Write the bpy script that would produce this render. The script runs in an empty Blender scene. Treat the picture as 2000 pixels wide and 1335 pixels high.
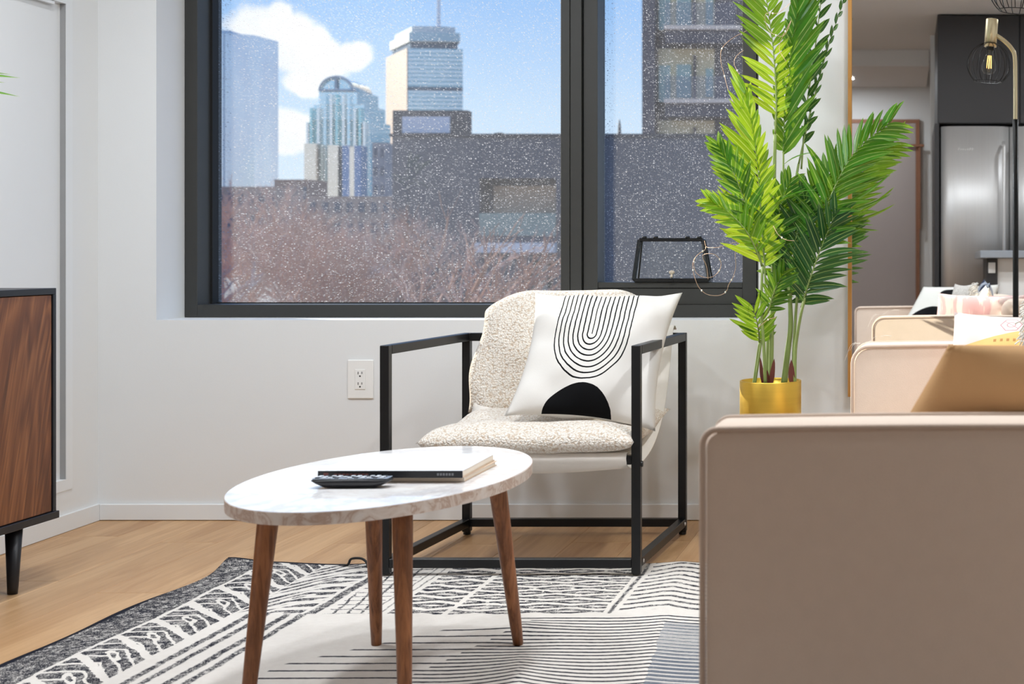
import bpy, bmesh, math, random
from mathutils import Vector, Matrix, noise
random.seed(7)
C = bpy.context.scene.collection
S = bpy.context.scene
PI = math.pi
# ------------------------------------------------------------------ camera
# metres; camera eye 0.92 m above the floor, looking along +Y, 50 mm shift lens
F, VX, VY, EYE = 2800.0, 1800.0, 487.0, 0.92
cam = bpy.data.cameras.new('camera'); cam_o = bpy.data.objects.new('camera', cam); C.objects.link(cam_o)
cam_o.location = (0, 0, EYE); cam_o.rotation_euler = (PI/2, 0, 0)
cam.sensor_width = 36; cam.lens = F/2000*36
cam.shift_x = (1000-VX)/2000; cam.shift_y = -(667.5-VY)/2000
cam.clip_start = .05; cam.clip_end = 6000
cam.dof.use_dof = True; cam.dof.focus_distance = 4.25; cam.dof.aperture_fstop = 6.3
S.camera = cam_o
S.view_settings.view_transform = 'Standard'; S.view_settings.look = 'None'
S.view_settings.gamma = 1; S.view_settings.use_curve_mapping = False
S.view_settings.exposure = 0.0
S.cycles.use_adaptive_sampling = True; S.cycles.adaptive_threshold = .04
S.cycles.max_bounces = 8; S.cycles.diffuse_bounces = 4; S.cycles.glossy_bounces = 3
SUN_STRENGTH, SUN_AZ, SUN_EL = 8.0, 57.0, 21.0
FILL_W, KITCHEN_W = 14.5, 4.0

def W(x, y, d):            # photograph pixel at distance d -> metres
    return Vector(((x-VX)*d/F, d, EYE-(y-VY)*d/F))

# ------------------------------------------------------------------ node helpers
class Ex:
    def __init__(s, nt, k): s.nt = nt; s.k = k
    def _m(s, op, *a):
        n = s.nt.nodes.new('ShaderNodeMath'); n.operation = op
        for i, v in enumerate((s,)+a):
            if isinstance(v, Ex): s.nt.links.new(v.k, n.inputs[i])
            else: n.inputs[i].default_value = v
        return Ex(s.nt, n.outputs[0])
    def __add__(s, o): return s._m('ADD', o)
    __radd__ = __add__
    def __sub__(s, o): return s._m('SUBTRACT', o)
    def __rsub__(s, o): return (s*-1)+o
    def __mul__(s, o): return s._m('MULTIPLY', o)
    __rmul__ = __mul__
    def __truediv__(s, o): return s._m('DIVIDE', o)
    def abs(s): return s._m('ABSOLUTE')
    def sin(s): return s._m('SINE')
    def fr(s): return s._m('FRACT')
    def floor(s): return s._m('FLOOR')
    def sqrt(s): return s._m('SQRT')
    def pow(s, p): return s._m('POWER', p)
    def exp(s): return s._m('EXPONENT')
    def lt(s, o): return s._m('LESS_THAN', o)
    def gt(s, o): return s._m('GREATER_THAN', o)
    def min(s, o): return s._m('MINIMUM', o)
    def max(s, o): return s._m('MAXIMUM', o)
    def clamp(s): return s.max(0.0).min(1.0)
    def between(s, a, b): return s.gt(a)*s.lt(b)
    def smooth(s, a, b):
        n = s.nt.nodes.new('ShaderNodeMapRange'); n.interpolation_type = 'SMOOTHSTEP'
        s.nt.links.new(s.k, n.inputs[0]); n.inputs[1].default_value = a; n.inputs[2].default_value = b
        return Ex(s.nt, n.outputs[0])

def srgb(r, g, b):
    f = lambda c: (c/255/12.92 if c/255 <= .04045 else ((c/255+.055)/1.055)**2.4)
    return (f(r), f(g), f(b), 1)

class Mat:
    def __init__(s, name):
        s.m = bpy.data.materials.new(name); s.m.use_nodes = True
        s.nt = s.m.node_tree; s.N = s.nt.nodes; s.L = s.nt.links
        s.p = s.N['Principled BSDF']; s.out = s.N['Material Output']
    def node(s, t, **kw):
        n = s.N.new(t)
        for k, v in kw.items(): setattr(n, k, v)
        return n
    def set(s, **kw):
        for k, v in kw.items():
            s.p.inputs[k.replace('_', ' ')].default_value = v
        return s
    def coords(s, which='Object'):
        t = s.node('ShaderNodeTexCoord'); return t.outputs[which]
    def xyz(s, sock):
        n = s.node('ShaderNodeSeparateXYZ'); s.L.new(sock, n.inputs[0])
        return [Ex(s.nt, n.outputs[i]) for i in range(3)]
    def noise(s, sock, scale, detail=4, rough=.55, vscale=None, dist=0):
        if vscale:
            mp = s.node('ShaderNodeMapping'); mp.inputs['Scale'].default_value = vscale
            s.L.new(sock, mp.inputs[0]); sock = mp.outputs[0]
        n = s.node('ShaderNodeTexNoise'); n.inputs['Scale'].default_value = scale
        n.inputs['Detail'].default_value = detail; n.inputs['Roughness'].default_value = rough
        n.inputs['Distortion'].default_value = dist
        s.L.new(sock, n.inputs['Vector']); return Ex(s.nt, n.outputs[0])
    def voro(s, sock, scale, feature='F1', out=0, rand=1.0):
        n = s.node('ShaderNodeTexVoronoi', feature=feature); n.inputs['Scale'].default_value = scale
        n.inputs['Randomness'].default_value = rand
        s.L.new(sock, n.inputs['Vector']); return Ex(s.nt, n.outputs[out])
    def mix(s, fac, a, b):
        n = s.node('ShaderNodeMix', data_type='RGBA')
        if isinstance(fac, Ex): s.L.new(fac.k, n.inputs[0])
        else: n.inputs[0].default_value = fac
        for i, v in ((6, a), (7, b)):
            if isinstance(v, tuple): n.inputs[i].default_value = v
            else: s.L.new(v, n.inputs[i])
        return n.outputs[2]
    def ramp(s, fac, stops):
        n = s.node('ShaderNodeValToRGB'); s.L.new(fac.k, n.inputs[0])
        e = n.color_ramp.elements
        while len(e) > 1: e.remove(e[-1])
        e[0].position = stops[0][0]; e[0].color = stops[0][1]
        for p, c in stops[1:]:
            q = e.new(p); q.color = c
        return n.outputs[0]
    def col(s, sock): s.L.new(sock, s.p.inputs['Base Color']); return s
    def bump(s, h, strength=.3, dist=.01):
        b = s.node('ShaderNodeBump'); b.inputs['Strength'].default_value = strength
        b.inputs['Distance'].default_value = dist
        s.L.new(h.k, b.inputs['Height']); s.L.new(b.outputs[0], s.p.inputs['Normal']); return s

def simple(name, c, rough=.5, metal=0., var=.08, scale=12, bump=0., bscale=80, spec=.5, vscale=None):
    """principled material with a gentle procedural colour variation and optional fine relief"""
    m = Mat(name); o = m.coords()
    n = m.noise(o, scale, 3, vscale=vscale)
    lo = tuple(v*(1-var) for v in c[:3])+(1,); hi = tuple(min(1, v*(1+var)) for v in c[:3])+(1,)
    m.col(m.mix(n, lo, hi)); m.set(Roughness=rough, Metallic=metal)
    m.p.inputs['Specular IOR Level'].default_value = spec
    if bump: m.bump(m.noise(o, bscale, 4), bump, .004)
    return m.m

# ------------------------------------------------------------------ world
def world():
    w = bpy.data.worlds.new('sky'); S.world = w; w.use_nodes = True
    m = Mat.__new__(Mat); m.nt = w.node_tree; m.N = m.nt.nodes; m.L = m.nt.links
    bg = m.N['Background']
    d = m.coords('Generated'); x, y, z = m.xyz(d)
    sky = m.ramp(z, [(0, srgb(222, 236, 250)), (.04, srgb(214, 231, 250)), (.09, srgb(198, 222, 249)), (.165, srgb(152, 193, 244)),
                     (.4, srgb(110, 163, 232)), (1, srgb(80, 135, 215))])
    # clouds: two puffs seen over the towers, and the same kind scattered round the sky
    def mad(v, k, c):
        n = m.node('ShaderNodeMath', operation='MULTIPLY_ADD'); m.L.new(v.k, n.inputs[0])
        for q, w_ in ((k, 1), (c, 2)):
            if isinstance(q, Ex): m.L.new(q.k, n.inputs[w_])
            else: n.inputs[w_].default_value = q
        return Ex(m.nt, n.outputs[0])
    def puff(px, py, rx, rz):
        v = W(px, py, 1.0)-Vector((0, 0, EYE)); v.normalize()
        # angular offset along the horizon and in height
        h = math.hypot(v.x, v.y); hx, hy = v.y/h/rx, -v.x/h/rx
        dp = m.node('ShaderNodeVectorMath', operation='DOT_PRODUCT'); m.L.new(d, dp.inputs[0]); dp.inputs[1].default_value = (hx, hy, 0)
        a = Ex(m.nt, dp.outputs['Value']); b = mad(z, 1/rz, -v.z/rz)
        return mad(a, a, b*b)
    blobs = [(515, 58, .030, .020), (565, 95, .030, .018), (620, 118, .03, .016), (690, 112, .014, .012), (600, 158, .018, .010), (545, 30, .01, .012),
             (535, 240, .022, .012), (560, 270, .026, .013), (492, 280, .012, .010)]
    f = None
    for b in blobs:
        q = puff(*b); f = q if f is None else f.min(q)
    f = (f*-1.).exp()*y.gt(0.)
    n1 = m.noise(d, 14, 6, .62); n2 = m.noise(d, 3.2, 4, .6)
    near = (f*1.1+(n1-.5)*1.9).smooth(.36, .66)
    high = z.smooth(.2, .35)
    far = (n2*1.0).smooth(.58, .72)*high*.8
    # also low clouds away from the view, like those in it
    c = near.max(far)
    shade = m.mix(n1.smooth(.3, .6), srgb(236, 240, 250), srgb(255, 255, 255))
    col = m.mix(c, sky, shade)
    m.L.new(col, bg.inputs[0]); bg.inputs[1].default_value = 1.18
    w.cycles.sampling_method = 'MANUAL'; w.cycles.sample_map_resolution = 512
world()
sd = bpy.data.lights.new('sun', 'SUN'); sd.energy = SUN_STRENGTH; sd.angle = math.radians(.6); sd.color = (1, .93, .80)
so = bpy.data.objects.new('sun', sd); C.objects.link(so)
az, el = math.radians(SUN_AZ), math.radians(SUN_EL)
so.rotation_euler = Vector((math.sin(az)*math.cos(el), -math.cos(az)*math.cos(el), -math.sin(el))).to_track_quat('-Z', 'Y').to_euler()
so.location = (-30, 25, 14)

# ------------------------------------------------------------------ mesh helpers
def obj(name, bm, m, parent=None, smooth=False, kind=None, label=None):
    me = bpy.data.meshes.new(name)
    if smooth:
        for f in bm.faces: f.smooth = True
    bm.to_mesh(me); bm.free()
    if m: me.materials.append(m)
    o = bpy.data.objects.new(name, me); C.objects.link(o)
    if parent: o.parent = parent
    if kind: o['kind'] = kind
    if label: o['label'] = label
    return o
def tag(o, label, cat, group=None):
    o['label'] = label; o['category'] = cat
    if group: o['group'] = group
    return o
def thing(name, label, cat, group=None):
    o = bpy.data.objects.new(name, None); C.objects.link(o); o.empty_display_size = .1
    return tag(o, label, cat, group)
def place(root, loc, rz=0):           # move a thing's origin to its base without moving its parts
    loc = Vector(loc); M = Matrix.Translation(loc) @ Matrix.Rotation(rz, 4, 'Z'); inv = M.inverted()
    root.location = loc; root.rotation_euler = (0, 0, rz)
    for c in C.objects:
        if c.parent == root: c.matrix_parent_inverse = inv
def box(bm, x0, x1, y0, y1, z0, z1, bev=0, seg=2):
    r = bmesh.ops.create_cube(bm, size=1); vs = r['verts']
    for v in vs:
        v.co = Vector((x0 if v.co.x < 0 else x1, y0 if v.co.y < 0 else y1, z0 if v.co.z < 0 else z1))
    if bev:
        es = list({e for v in vs for e in v.link_edges})
        bmesh.ops.bevel(bm, geom=es, offset=bev, segments=seg, profile=.5, affect='EDGES')
def bx(x0, x1, y0, y1, z0, z1, bev=0, seg=2):
    bm = bmesh.new(); box(bm, x0, x1, y0, y1, z0, z1, bev, seg); return bm
def frame_axes(t, up=Vector((0, 0, 1))):
    t = t.normalized()
    if abs(t.dot(up)) > .98: up = Vector((0, 1, 0))
    a = t.cross(up).normalized(); return a, t.cross(a).normalized()
def tube(bm, pts, r, seg=8, caps=True, close=False):
    pts = [Vector(p) for p in pts]; n = len(pts); rings = []; prev = None
    for i, p in enumerate(pts):
        if close: t = pts[(i+1) % n]-pts[i-1]
        else: t = pts[min(i+1, n-1)]-pts[max(i-1, 0)]
        t.normalize()
        if prev is None: a, b = frame_axes(t)
        else:
            a = prev-t*prev.dot(t)
            a = a.normalized() if a.length > 1e-6 else frame_axes(t)[0]
            b = t.cross(a)
        prev = a
        rr = r[i] if isinstance(r, (list, tuple)) else r
        rings.append([bm.verts.new(p+(a*math.cos(k*2*PI/seg)+b*math.sin(k*2*PI/seg))*rr) for k in range(seg)])
    for i in range(n if close else n-1):
        A, B = rings[i], rings[(i+1) % n]
        for k in range(seg):
            bm.faces.new((A[k], A[(k+1) % seg], B[(k+1) % seg], B[k]))
    if caps and not close:
        bm.faces.new(rings[0][::-1]); bm.faces.new(rings[-1])
    return bm
def bar(bm, p, q, w, d=None, up=Vector((0, 0, 1)), bev=.0015):
    """square section bar from p to q"""
    d = d or w; p, q = Vector(p), Vector(q); t = (q-p); L = t.length; a, b = frame_axes(t, up)
    M = Matrix((a, b, t.normalized())).transposed().to_4x4(); M.translation = (p+q)/2
    r = bmesh.ops.create_cube(bm, size=1); vs = r['verts']
    for v in vs: v.co = Vector((v.co.x*w, v.co.y*d, v.co.z*L))
    if bev:
        es = list({e for v in vs for e in v.link_edges})
        rr = bmesh.ops.bevel(bm, geom=es, offset=bev, segments=1, affect='EDGES')
        vs = list({v for f in rr['faces'] for v in f.verts} | {v for v in vs if v.is_valid})
        # every vertex of this bar after bevel
        seen = set(vs); st = list(vs)
        while st:
            v = st.pop()
            for e in v.link_edges:
                o = e.other_vert(v)
                if o not in seen: seen.add(o); st.append(o)
        vs = list(seen)
    bmesh.ops.transform(bm, matrix=M, verts=vs)
    return bm
def lathe(bm, prof, seg=32, c=(0, 0, 0)):
    c = Vector(c); rings = []
    for r, z in prof:
        rings.append([bm.verts.new(c+Vector((r*math.cos(k*2*PI/seg), r*math.sin(k*2*PI/seg), z))) for k in range(seg)])
    for A, B in zip(rings, rings[1:]):
        for k in range(seg): bm.faces.new((A[k], A[(k+1) % seg], B[(k+1) % seg], B[k]))
    if prof[0][0] > 1e-5: bm.faces.new(rings[0][::-1])
    if prof[-1][0] > 1e-5: bm.faces.new(rings[-1])
    bmesh.ops.remove_doubles(bm, verts=bm.verts[:], dist=1e-6)
    return bm
def extrude_poly(bm, pts, axis, a0, a1):
    """pts: 2D outline in the plane normal to axis ('x','y','z')"""
    def co(p, a):
        return {'x': (a, p[0], p[1]), 'y': (p[0], a, p[1]), 'z': (p[0], p[1], a)}[axis]
    A = [bm.verts.new(co(p, a0)) for p in pts]; B = [bm.verts.new(co(p, a1)) for p in pts]
    n = len(pts); caps = [bm.faces.new(A), bm.faces.new(B[::-1])]
    for i in range(n): bm.faces.new((A[i], B[i], B[(i+1) % n], A[(i+1) % n]))
    bmesh.ops.recalc_face_normals(bm, faces=bm.faces[:])
    return caps
def spline(pts, n=8):
    pts = [Vector(p) for p in pts]; out = []
    P = [2*pts[0]-pts[1]]+pts+[2*pts[-1]-pts[-2]]
    for i in range(1, len(P)-2):
        for k in range(n):
            t = k/n; a, b, c, d = P[i-1:i+3]
            out.append(.5*((2*b)+(c-a)*t+(2*a-5*b+4*c-d)*t*t+(3*b-a-3*c+d)*t**3))
    out.append(pts[-1]); return out
def ico(bm, c, r, sub=1, sc=(1, 1, 1)):
    q = bmesh.ops.create_icosphere(bm, subdivisions=sub, radius=r)
    for v in q['verts']: v.co = Vector((v.co.x*sc[0], v.co.y*sc[1], v.co.z*sc[2]))+Vector(c)

# ------------------------------------------------------------------ materials
M_wall = simple('wall_paint', srgb(227, 228, 228), .75, var=.015, scale=3, bump=.06, bscale=350)
M_trim = simple('trim_paint', srgb(229, 231, 232), .5, var=.015)
M_ceil = simple('ceiling_paint', srgb(214, 212, 210), .85, var=.015, bump=.05, bscale=300)
M_black = simple('black_metal', srgb(17, 18, 20), .4, .2, var=.15)
M_winframe = simple('window_aluminium', srgb(56, 56, 54), .5, .1, var=.06, scale=30)
M_gasket = simple('window_gasket', srgb(14, 14, 14), .7)
M_blackwood = simple('black_lacquer', srgb(24, 25, 30), .4, var=.2)
M_gold = simple('brushed_gold', srgb(250, 206, 92), .36, 1., var=.08, scale=3, vscale=(1, 1, 40), bump=.03)
M_brass = simple('pale_brass', srgb(242, 228, 190), .3, .85, var=.05)
M_oakframe = simple('mirror_frame_gold', srgb(206, 150, 84), .38, .6, var=.06)
M_plastic_white = simple('white_plastic', srgb(238, 237, 234), .35, var=.01)
M_dark = simple('dark_slot', srgb(20, 20, 20), .6)
M_canvas = simple('canvas', srgb(236, 230, 222), .85, var=.03, scale=60, bump=.15, bscale=500)
M_sofa = simple('sofa_linen', srgb(226, 208, 192), .9, var=.035, scale=40, bump=.2, bscale=420, spec=.2)
M_piping = simple('sofa_piping', srgb(206, 186, 170), .9, var=.04, scale=60, spec=.2)
M_steel = simple('stainless_steel', srgb(206, 205, 204), .44, .55, var=.06, scale=3, vscale=(30, 30, 1))
M_kitchen = simple('dark_cabinet', srgb(44, 42, 43), .5, var=.06)
M_counter = simple('grey_quartz', srgb(150, 156, 164), .3, var=.06, scale=40)
M_door = simple('door_paint', srgb(176, 166, 163), .6, var=.02)
M_casing = simple('casing_paint', srgb(190, 182, 178), .6, var=.02)
M_doorwood = simple('casing_edge', srgb(150, 104, 78), .6, var=.08)
M_stem = simple('palm_stem', srgb(132, 150, 84), .5, var=.2, scale=20, vscale=(1, 1, .2))
M_sheath = simple('palm_sheath', srgb(98, 46, 34), .6, var=.25, scale=25)
M_soil = simple('potting_soil', srgb(58, 44, 34), .95, var=.4, scale=80, bump=.6, bscale=90)
M_copper = simple('copper_wire', srgb(224, 188, 158), .35, .6, var=.05)
M_twig = simple('bark', srgb(182, 134, 112), .9, var=.3, scale=1.5)
M_twig2 = simple('bark_grey', srgb(208, 172, 154), .9, var=.25, scale=1.5)

def emis(name, c, s):
    m = Mat(name); m.p.inputs['Emission Color'].default_value = c; m.p.inputs['Emission Strength'].default_value = s
    m.set(Base_Color=c); n = m.noise(m.coords(), 20); m.col(m.mix(n, c, tuple(v*.97 for v in c[:3])+(1,))); return m.m
M_lens = emis('lamp_lens', (1, .95, .88, 1), 6)
M_fairy = simple('fairy_bulb', srgb(250, 244, 236), .2)

def wood(name, dark, light, axis, rough=.45, sc=1., obj_random=.0, bump=.04, contrast=(.3, .7), rings=7.):
    m = Mat(name); o = m.coords()
    rnd = m.node('ShaderNodeObjectInfo').outputs['Random']
    mp = m.node('ShaderNodeMapping'); m.L.new(o, mp.inputs[0])
    cb = m.node('ShaderNodeCombineXYZ'); r = Ex(m.nt, rnd)*37.
    for i in range(3): m.L.new(r.k, cb.inputs[i])
    m.L.new(cb.outputs[0], mp.inputs['Location'])
    vs = {'x': (.09, 1, 1), 'y': (1, .09, 1), 'z': (1, 1, .09)}[axis]
    v = mp.outputs[0]
    n1 = m.noise(v, 14*sc, 5, .6, vs, .6); n2 = m.noise(v, 90*sc, 3, .5, tuple(q if q == 1 else .03 for q in vs))
    g = ((n1*rings).fr()-.5).abs()*2
    k = (n1*.75+n2*.32+g*.12-.1).smooth(*contrast)
    c = m.mix(k, dark, light)
    if obj_random:
        t = Ex(m.nt, rnd)
        c = m.mix(t*obj_random, c, tuple(q*.62 for q in dark[:3])+(1,))
    m.col(c); m.set(Roughness=rough); m.bump(n2, bump, .002); return m.m
M_oak = wood('oak_floor', srgb(168, 122, 78), srgb(218, 178, 132), 'y', .42, .6, .18, .03, (.10, .85))
M_leg = wood('walnut_leg', srgb(104, 60, 34), srgb(166, 108, 68), 'z', .38, 2.2)

def walnut_veneer():
    m = Mat('walnut_veneer'); o = m.coords()
    mp = m.node('ShaderNodeMapping'); mp.inputs['Rotation'].default_value = (math.radians(14), 0, 0); m.L.new(o, mp.inputs[0])
    v = mp.outputs[0]
    big = m.noise(v, 3.2, 3, .5, (1, 1, .28), .8)
    fine = m.noise(v, 130, 3, .6, (1, 1, .03))
    rings = (big*16.+fine*.5).fr()
    rr = (rings-.5).abs()*2.
    k = (rr*.26+fine*.72+big*.35-.20).clamp()
    m.col(m.ramp(k, [(.12, srgb(62, 32, 16)), (.42, srgb(108, 62, 34)), (.68, srgb(146, 92, 54)), (1, srgb(178, 122, 80))]))
    m.set(Roughness=.4); m.bump(fine, .05, .001); return m.m
M_walnut = walnut_veneer()

def marble():
    m = Mat('marble_laminate'); o = m.coords()
    n = m.noise(o, 3.2, 7, .6, None, 1.2); v = ((n-.5).abs()*-1.+.06).smooth(0., .06)
    n2 = m.noise(o, 9, 6, .65, None, 1.6); v2 = ((n2-.5).abs()*-1.+.05).smooth(0., .05)
    n3 = m.noise(o, 22, 4)
    c = m.mix(n3.smooth(.35, .7)*.5, srgb(246, 245, 244), srgb(230, 225, 222))
    c = m.mix(v*.35, c, srgb(176, 172, 182)); c = m.mix(v2*.18, c, srgb(206, 180, 166))
    m.col(c); m.set(Roughness=.06); return m.m
M_marble = marble()
def marble_edge():
    m = Mat('marble_edge_band'); o = m.coords()
    n = m.noise(o, 20, 5, .6, None, 1.4)
    m.col(m.ramp(n, [(.3, srgb(226, 216, 208)), (.5, srgb(212, 196, 184)), (.56, srgb(186, 158, 140)), (.64, srgb(216, 202, 192)), (.8, srgb(232, 224, 218))]))
    m.set(Roughness=.35); return m.m
M_marble_edge = marble_edge()

def sherpa():
    m = Mat('sherpa_fleece'); o = m.coords()
    n0 = m.noise(o, 60, 2)
    mp = m.node('ShaderNodeVectorMath', operation='ADD'); m.L.new(o, mp.inputs[0])
    sc = m.node('ShaderNodeVectorMath', operation='SCALE'); sc.inputs['Scale'].default_value = .012
    nn = m.node('ShaderNodeTexNoise'); nn.inputs['Scale'].default_value = 70; m.L.new(o, nn.inputs['Vector'])
    m.L.new(nn.outputs['Color'], sc.inputs[0]); m.L.new(sc.outputs[0], mp.inputs[1])
    v = m.voro(mp.outputs[0], 170, 'F1'); f = m.noise(o, 400, 3)
    h = v*-1.+f*.35
    k = (v*.8+f*.3).smooth(.35, .95)
    m.col(m.mix(k, srgb(244, 238, 229), srgb(202, 180, 156)))
    m.set(Roughness=.95); m.p.inputs['Sheen Weight'].default_value = .3
    m.p.inputs['Specular IOR Level'].default_value = .1
    m.bump(h, .8, .005); return m.m
M_sherpa = sherpa()

def leaf_mat(name, a, b, trans):
    m = Mat(name); o = m.coords('UV')
    u, v, _ = m.xyz(o)
    rnd = Ex(m.nt, m.node('ShaderNodeObjectInfo').outputs['Random'])
    g = m.noise(m.coords(), 40, 3)
    c = m.mix((rnd*.6+g*.5).clamp(), a, b)
    rib = ((u-.5).abs()).lt(.05)
    c = m.mix(rib*.55, c, srgb(196, 214, 130))
    m.col(c); m.set(Roughness=.28)
    t = m.node('ShaderNodeBsdfTranslucent'); tc = m.mix(.5, c, trans); m.L.new(tc, t.inputs[0])
    x = m.node('ShaderNodeMixShader'); x.inputs[0].default_value = .36
    m.L.new(m.p.outputs[0], x.inputs[1]); m.L.new(t.outputs[0], x.inputs[2]); m.L.new(x.outputs[0], m.out.inputs[0])
    m.bump(m.noise(m.coords(), 300, 2), .1, .001)
    return m.m
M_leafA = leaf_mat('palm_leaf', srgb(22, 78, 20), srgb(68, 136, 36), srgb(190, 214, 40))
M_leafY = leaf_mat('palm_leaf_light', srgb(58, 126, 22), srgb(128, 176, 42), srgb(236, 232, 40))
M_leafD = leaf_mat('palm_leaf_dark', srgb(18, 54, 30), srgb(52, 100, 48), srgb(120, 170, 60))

def glass_mat(name, dust=True):
    m = Mat(name); nt = m.nt; L = m.L
    tr = m.node('ShaderNodeBsdfTransparent'); gl = m.node('ShaderNodeBsdfGlossy'); gl.inputs['Roughness'].default_value = .02
    lw_ = m.node('ShaderNodeLayerWeight'); lw_.inputs[0].default_value = .5
    gf = Ex(nt, lw_.outputs['Facing']).pow(5.)*.6+.03
    x = m.node('ShaderNodeMixShader'); L.new(gf.k, x.inputs[0]); L.new(tr.outputs[0], x.inputs[1]); L.new(gl.outputs[0], x.inputs[2])
    res = x.outputs[0]
    tr.inputs[0].default_value = (.97, .985, .98, 1)
    if dust:
        o = m.coords()
        fl = m.node('ShaderNodeMapping'); fl.inputs['Scale'].default_value = (1, 0, 1); L.new(o, fl.inputs[0]); o = fl.outputs[0]
        patch = m.noise(o, 9, 2)
        X, Y, Z = m.xyz(o); cb = m.node('ShaderNodeCombineXYZ'); L.new(X.k, cb.inputs[0]); L.new(Z.k, cb.inputs[1]); o2 = cb.outputs[0]
        def drops(scale, size, share):
            vn = m.node('ShaderNodeTexVoronoi', voronoi_dimensions='2D'); vn.inputs['Scale'].default_value = scale; L.new(o2, vn.inputs['Vector'])
            d = Ex(nt, vn.outputs[0]); c = m.node('ShaderNodeSeparateColor'); L.new(vn.outputs[1], c.inputs[0])
            return d.lt(Ex(nt, c.outputs[1])*size)*Ex(nt, c.outputs[0]).gt(share)
        film = m.noise(o2, 300, 1, .7, (1, .3, 1))
        low = ((Z-1.25)*-1.).smooth(-.6, .6)
        fac = drops(120, .24, .80)*.60+drops(230, .32, 1.-patch*.75)*.45+(film*.10+patch*.05+low*.04)*.62
        fac = fac.clamp()
        ts = m.node('ShaderNodeBsdfTranslucent'); ts.inputs[0].default_value = (.56, .55, .55, 1)
        x2 = m.node('ShaderNodeMixShader'); L.new(fac.k, x2.inputs[0]); L.new(res, x2.inputs[1]); L.new(ts.outputs[0], x2.inputs[2]); res = x2.outputs[0]
    L.new(res, m.out.inputs[0]); return m.m
M_glass = glass_mat('dusty_window_glass'); M_clear = glass_mat('clear_glass', False)
def mirror_mat():
    m = Mat('mirror_silver'); n = m.noise(m.coords(), 2)
    m.col(m.mix(n, (.93, .935, .935, 1), (.95, .955, .95, 1))); m.set(Metallic=1., Roughness=.012); return m.m
M_mirror = mirror_mat()

def rug_mat():
    m = Mat('woven_rug'); o = m.coords(); X, Y, Z = m.xyz(o)
    wob = m.noise(o, 9, 3); wob2 = m.noise(o, 55, 3)
    grain = m.noise(o, 330, 2, .8); clump = m.noise(o, 60, 3, .6)
    x = X+(wob-.5)*.016+(wob2-.5)*.010; y = Y+(wob-.5)*.02+(wob2-.5)*.012
    def line(v, c, w): return ((v-c).abs()*-1.+w).smooth(0., .006)
    # dark left border
    border = x.lt(-1.905)
    # leaf blocks between x -1.893 .. -1.73 : slanted cells of 0.165 m
    s = (y+x)/.165
    cell = s.fr(); edge = (cell-.5).abs().lt(.41)
    cu = (x+1.8115)/.0815; cv = (cell-.5)*2.
    rad = (cu*cu*.8+cv*cv*2.2).sqrt()
    stripes = ((cv*1.25+cu.abs()*.9-cu*.5)*1.25+.1).fr().between(.12, .90)*rad.gt(.34)+rad.lt(.16)
    leaf = x.between(-1.893, -1.73)*edge*stripes
    # second leaf column in the far band
    cu2 = (x+1.64)/.085; s2 = (y-x)/.19; cell2 = s2.fr(); cv2 = (cell2-.5)*2.
    rad2 = (cu2*cu2*.8+cv2*cv2*2.2).sqrt()
    far = y.gt(3.605)
    leaf2 = x.between(-1.725, -1.56)*(cell2-.5).abs().lt(.42)*(((cv2*1.2+cu2.abs()*.9)*1.3).fr().between(.3, .82)*rad2.gt(.35)+rad2.lt(.15))*far
    near = y.lt(3.605)
    st = (line(x, -1.682, .012)+line(x, -1.645, .011)+line(x, -1.59, .013)+line(x, -1.552, .012))*near
    st = st+line(x, -1.535, .016)*far
    # lattice
    g1 = ((x*1.+y*.12)/.035).fr().lt(.2); g2 = (y/.045).fr().lt(.16)
    lat = x.between(-1.505, -1.40)*g1.max(g2)*far
    st = st+(line(x, -1.39, .005)+line(x, -1.365, .005))*far
    # ikat rows
    def rows(a, b, per, dia):
        row = y/per; rc = (row.fr()-.5).abs()*2.
        alt = (row.floor()*.5).fr()
        wv = (((x/dia+alt).fr()-.5).abs()*2.)
        body = rc.lt(wv*.80+.24)
        eye = rc.lt(wv*.5-.22)
        return x.between(a, b)*(body-eye).clamp()*far
    ik = rows(-1.345, -1.205, .062, .12)+rows(-1.19, -.805, .05, .15)*wob2.gt(.36)
    st = st+(line(x, -.787, .008))*far
    wav = ((y+((x*30.).sin())*.015)/.048).fr().lt(.34)*x.gt(-.77)*y.gt(3.63)
    # thin lines of the pale field
    per = .0555; fy = ((Y-3.449+(wob2-.5)*.006)/per+.5).fr()
    thin = (fy-.5).abs().lt(.085)
    lim = ((3.449-y)*-.9-1.155).max(-1.418)
    f1 = thin*x.gt(lim)*y.lt(3.475)
    fy2 = ((Y-3.476+(wob2-.5)*.006)/per+.5).fr()
    f2 = (fy2-.5).abs().lt(.085)*x.gt((3.47-y)*-.3-.98)*y.lt(3.55)
    f3 = thin*x.gt(-1.0)*y.between(3.475, 3.57)
    brk = grain.gt(.33)
    # grey hatched block at the right
    blk = x.gt((y-3.2)*-.09-.60)*y.lt(3.50)
    hatch = (Y/.0135).fr().lt(.55)*blk
    dark = (border+leaf+leaf2+st+lat+ik+wav).clamp()
    worn = (grain*1.0+clump*.6).smooth(.60, .84)     # threads of white showing through the dark weave
    worn2 = (grain*.6+clump*.5).smooth(.30, .48)
    k = (dark*worn).max((f1+f2+f3).clamp()*brk).max(hatch*worn2*.8)
    binding = (Y.gt(4.168)).max(X.lt(-2.014))
    k = k.max(binding)
    lightc = m.mix(clump, srgb(236, 231, 224), srgb(222, 215, 207))
    darkc = m.mix(blk, srgb(32, 35, 47), srgb(98, 106, 118))
    m.col(m.mix(k, lightc, darkc)); m.set(Roughness=.95); m.p.inputs['Specular IOR Level'].default_value = .15
    m.bump(grain+clump*.6, .55, .004); return m.m
M_rug = rug_mat()

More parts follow.
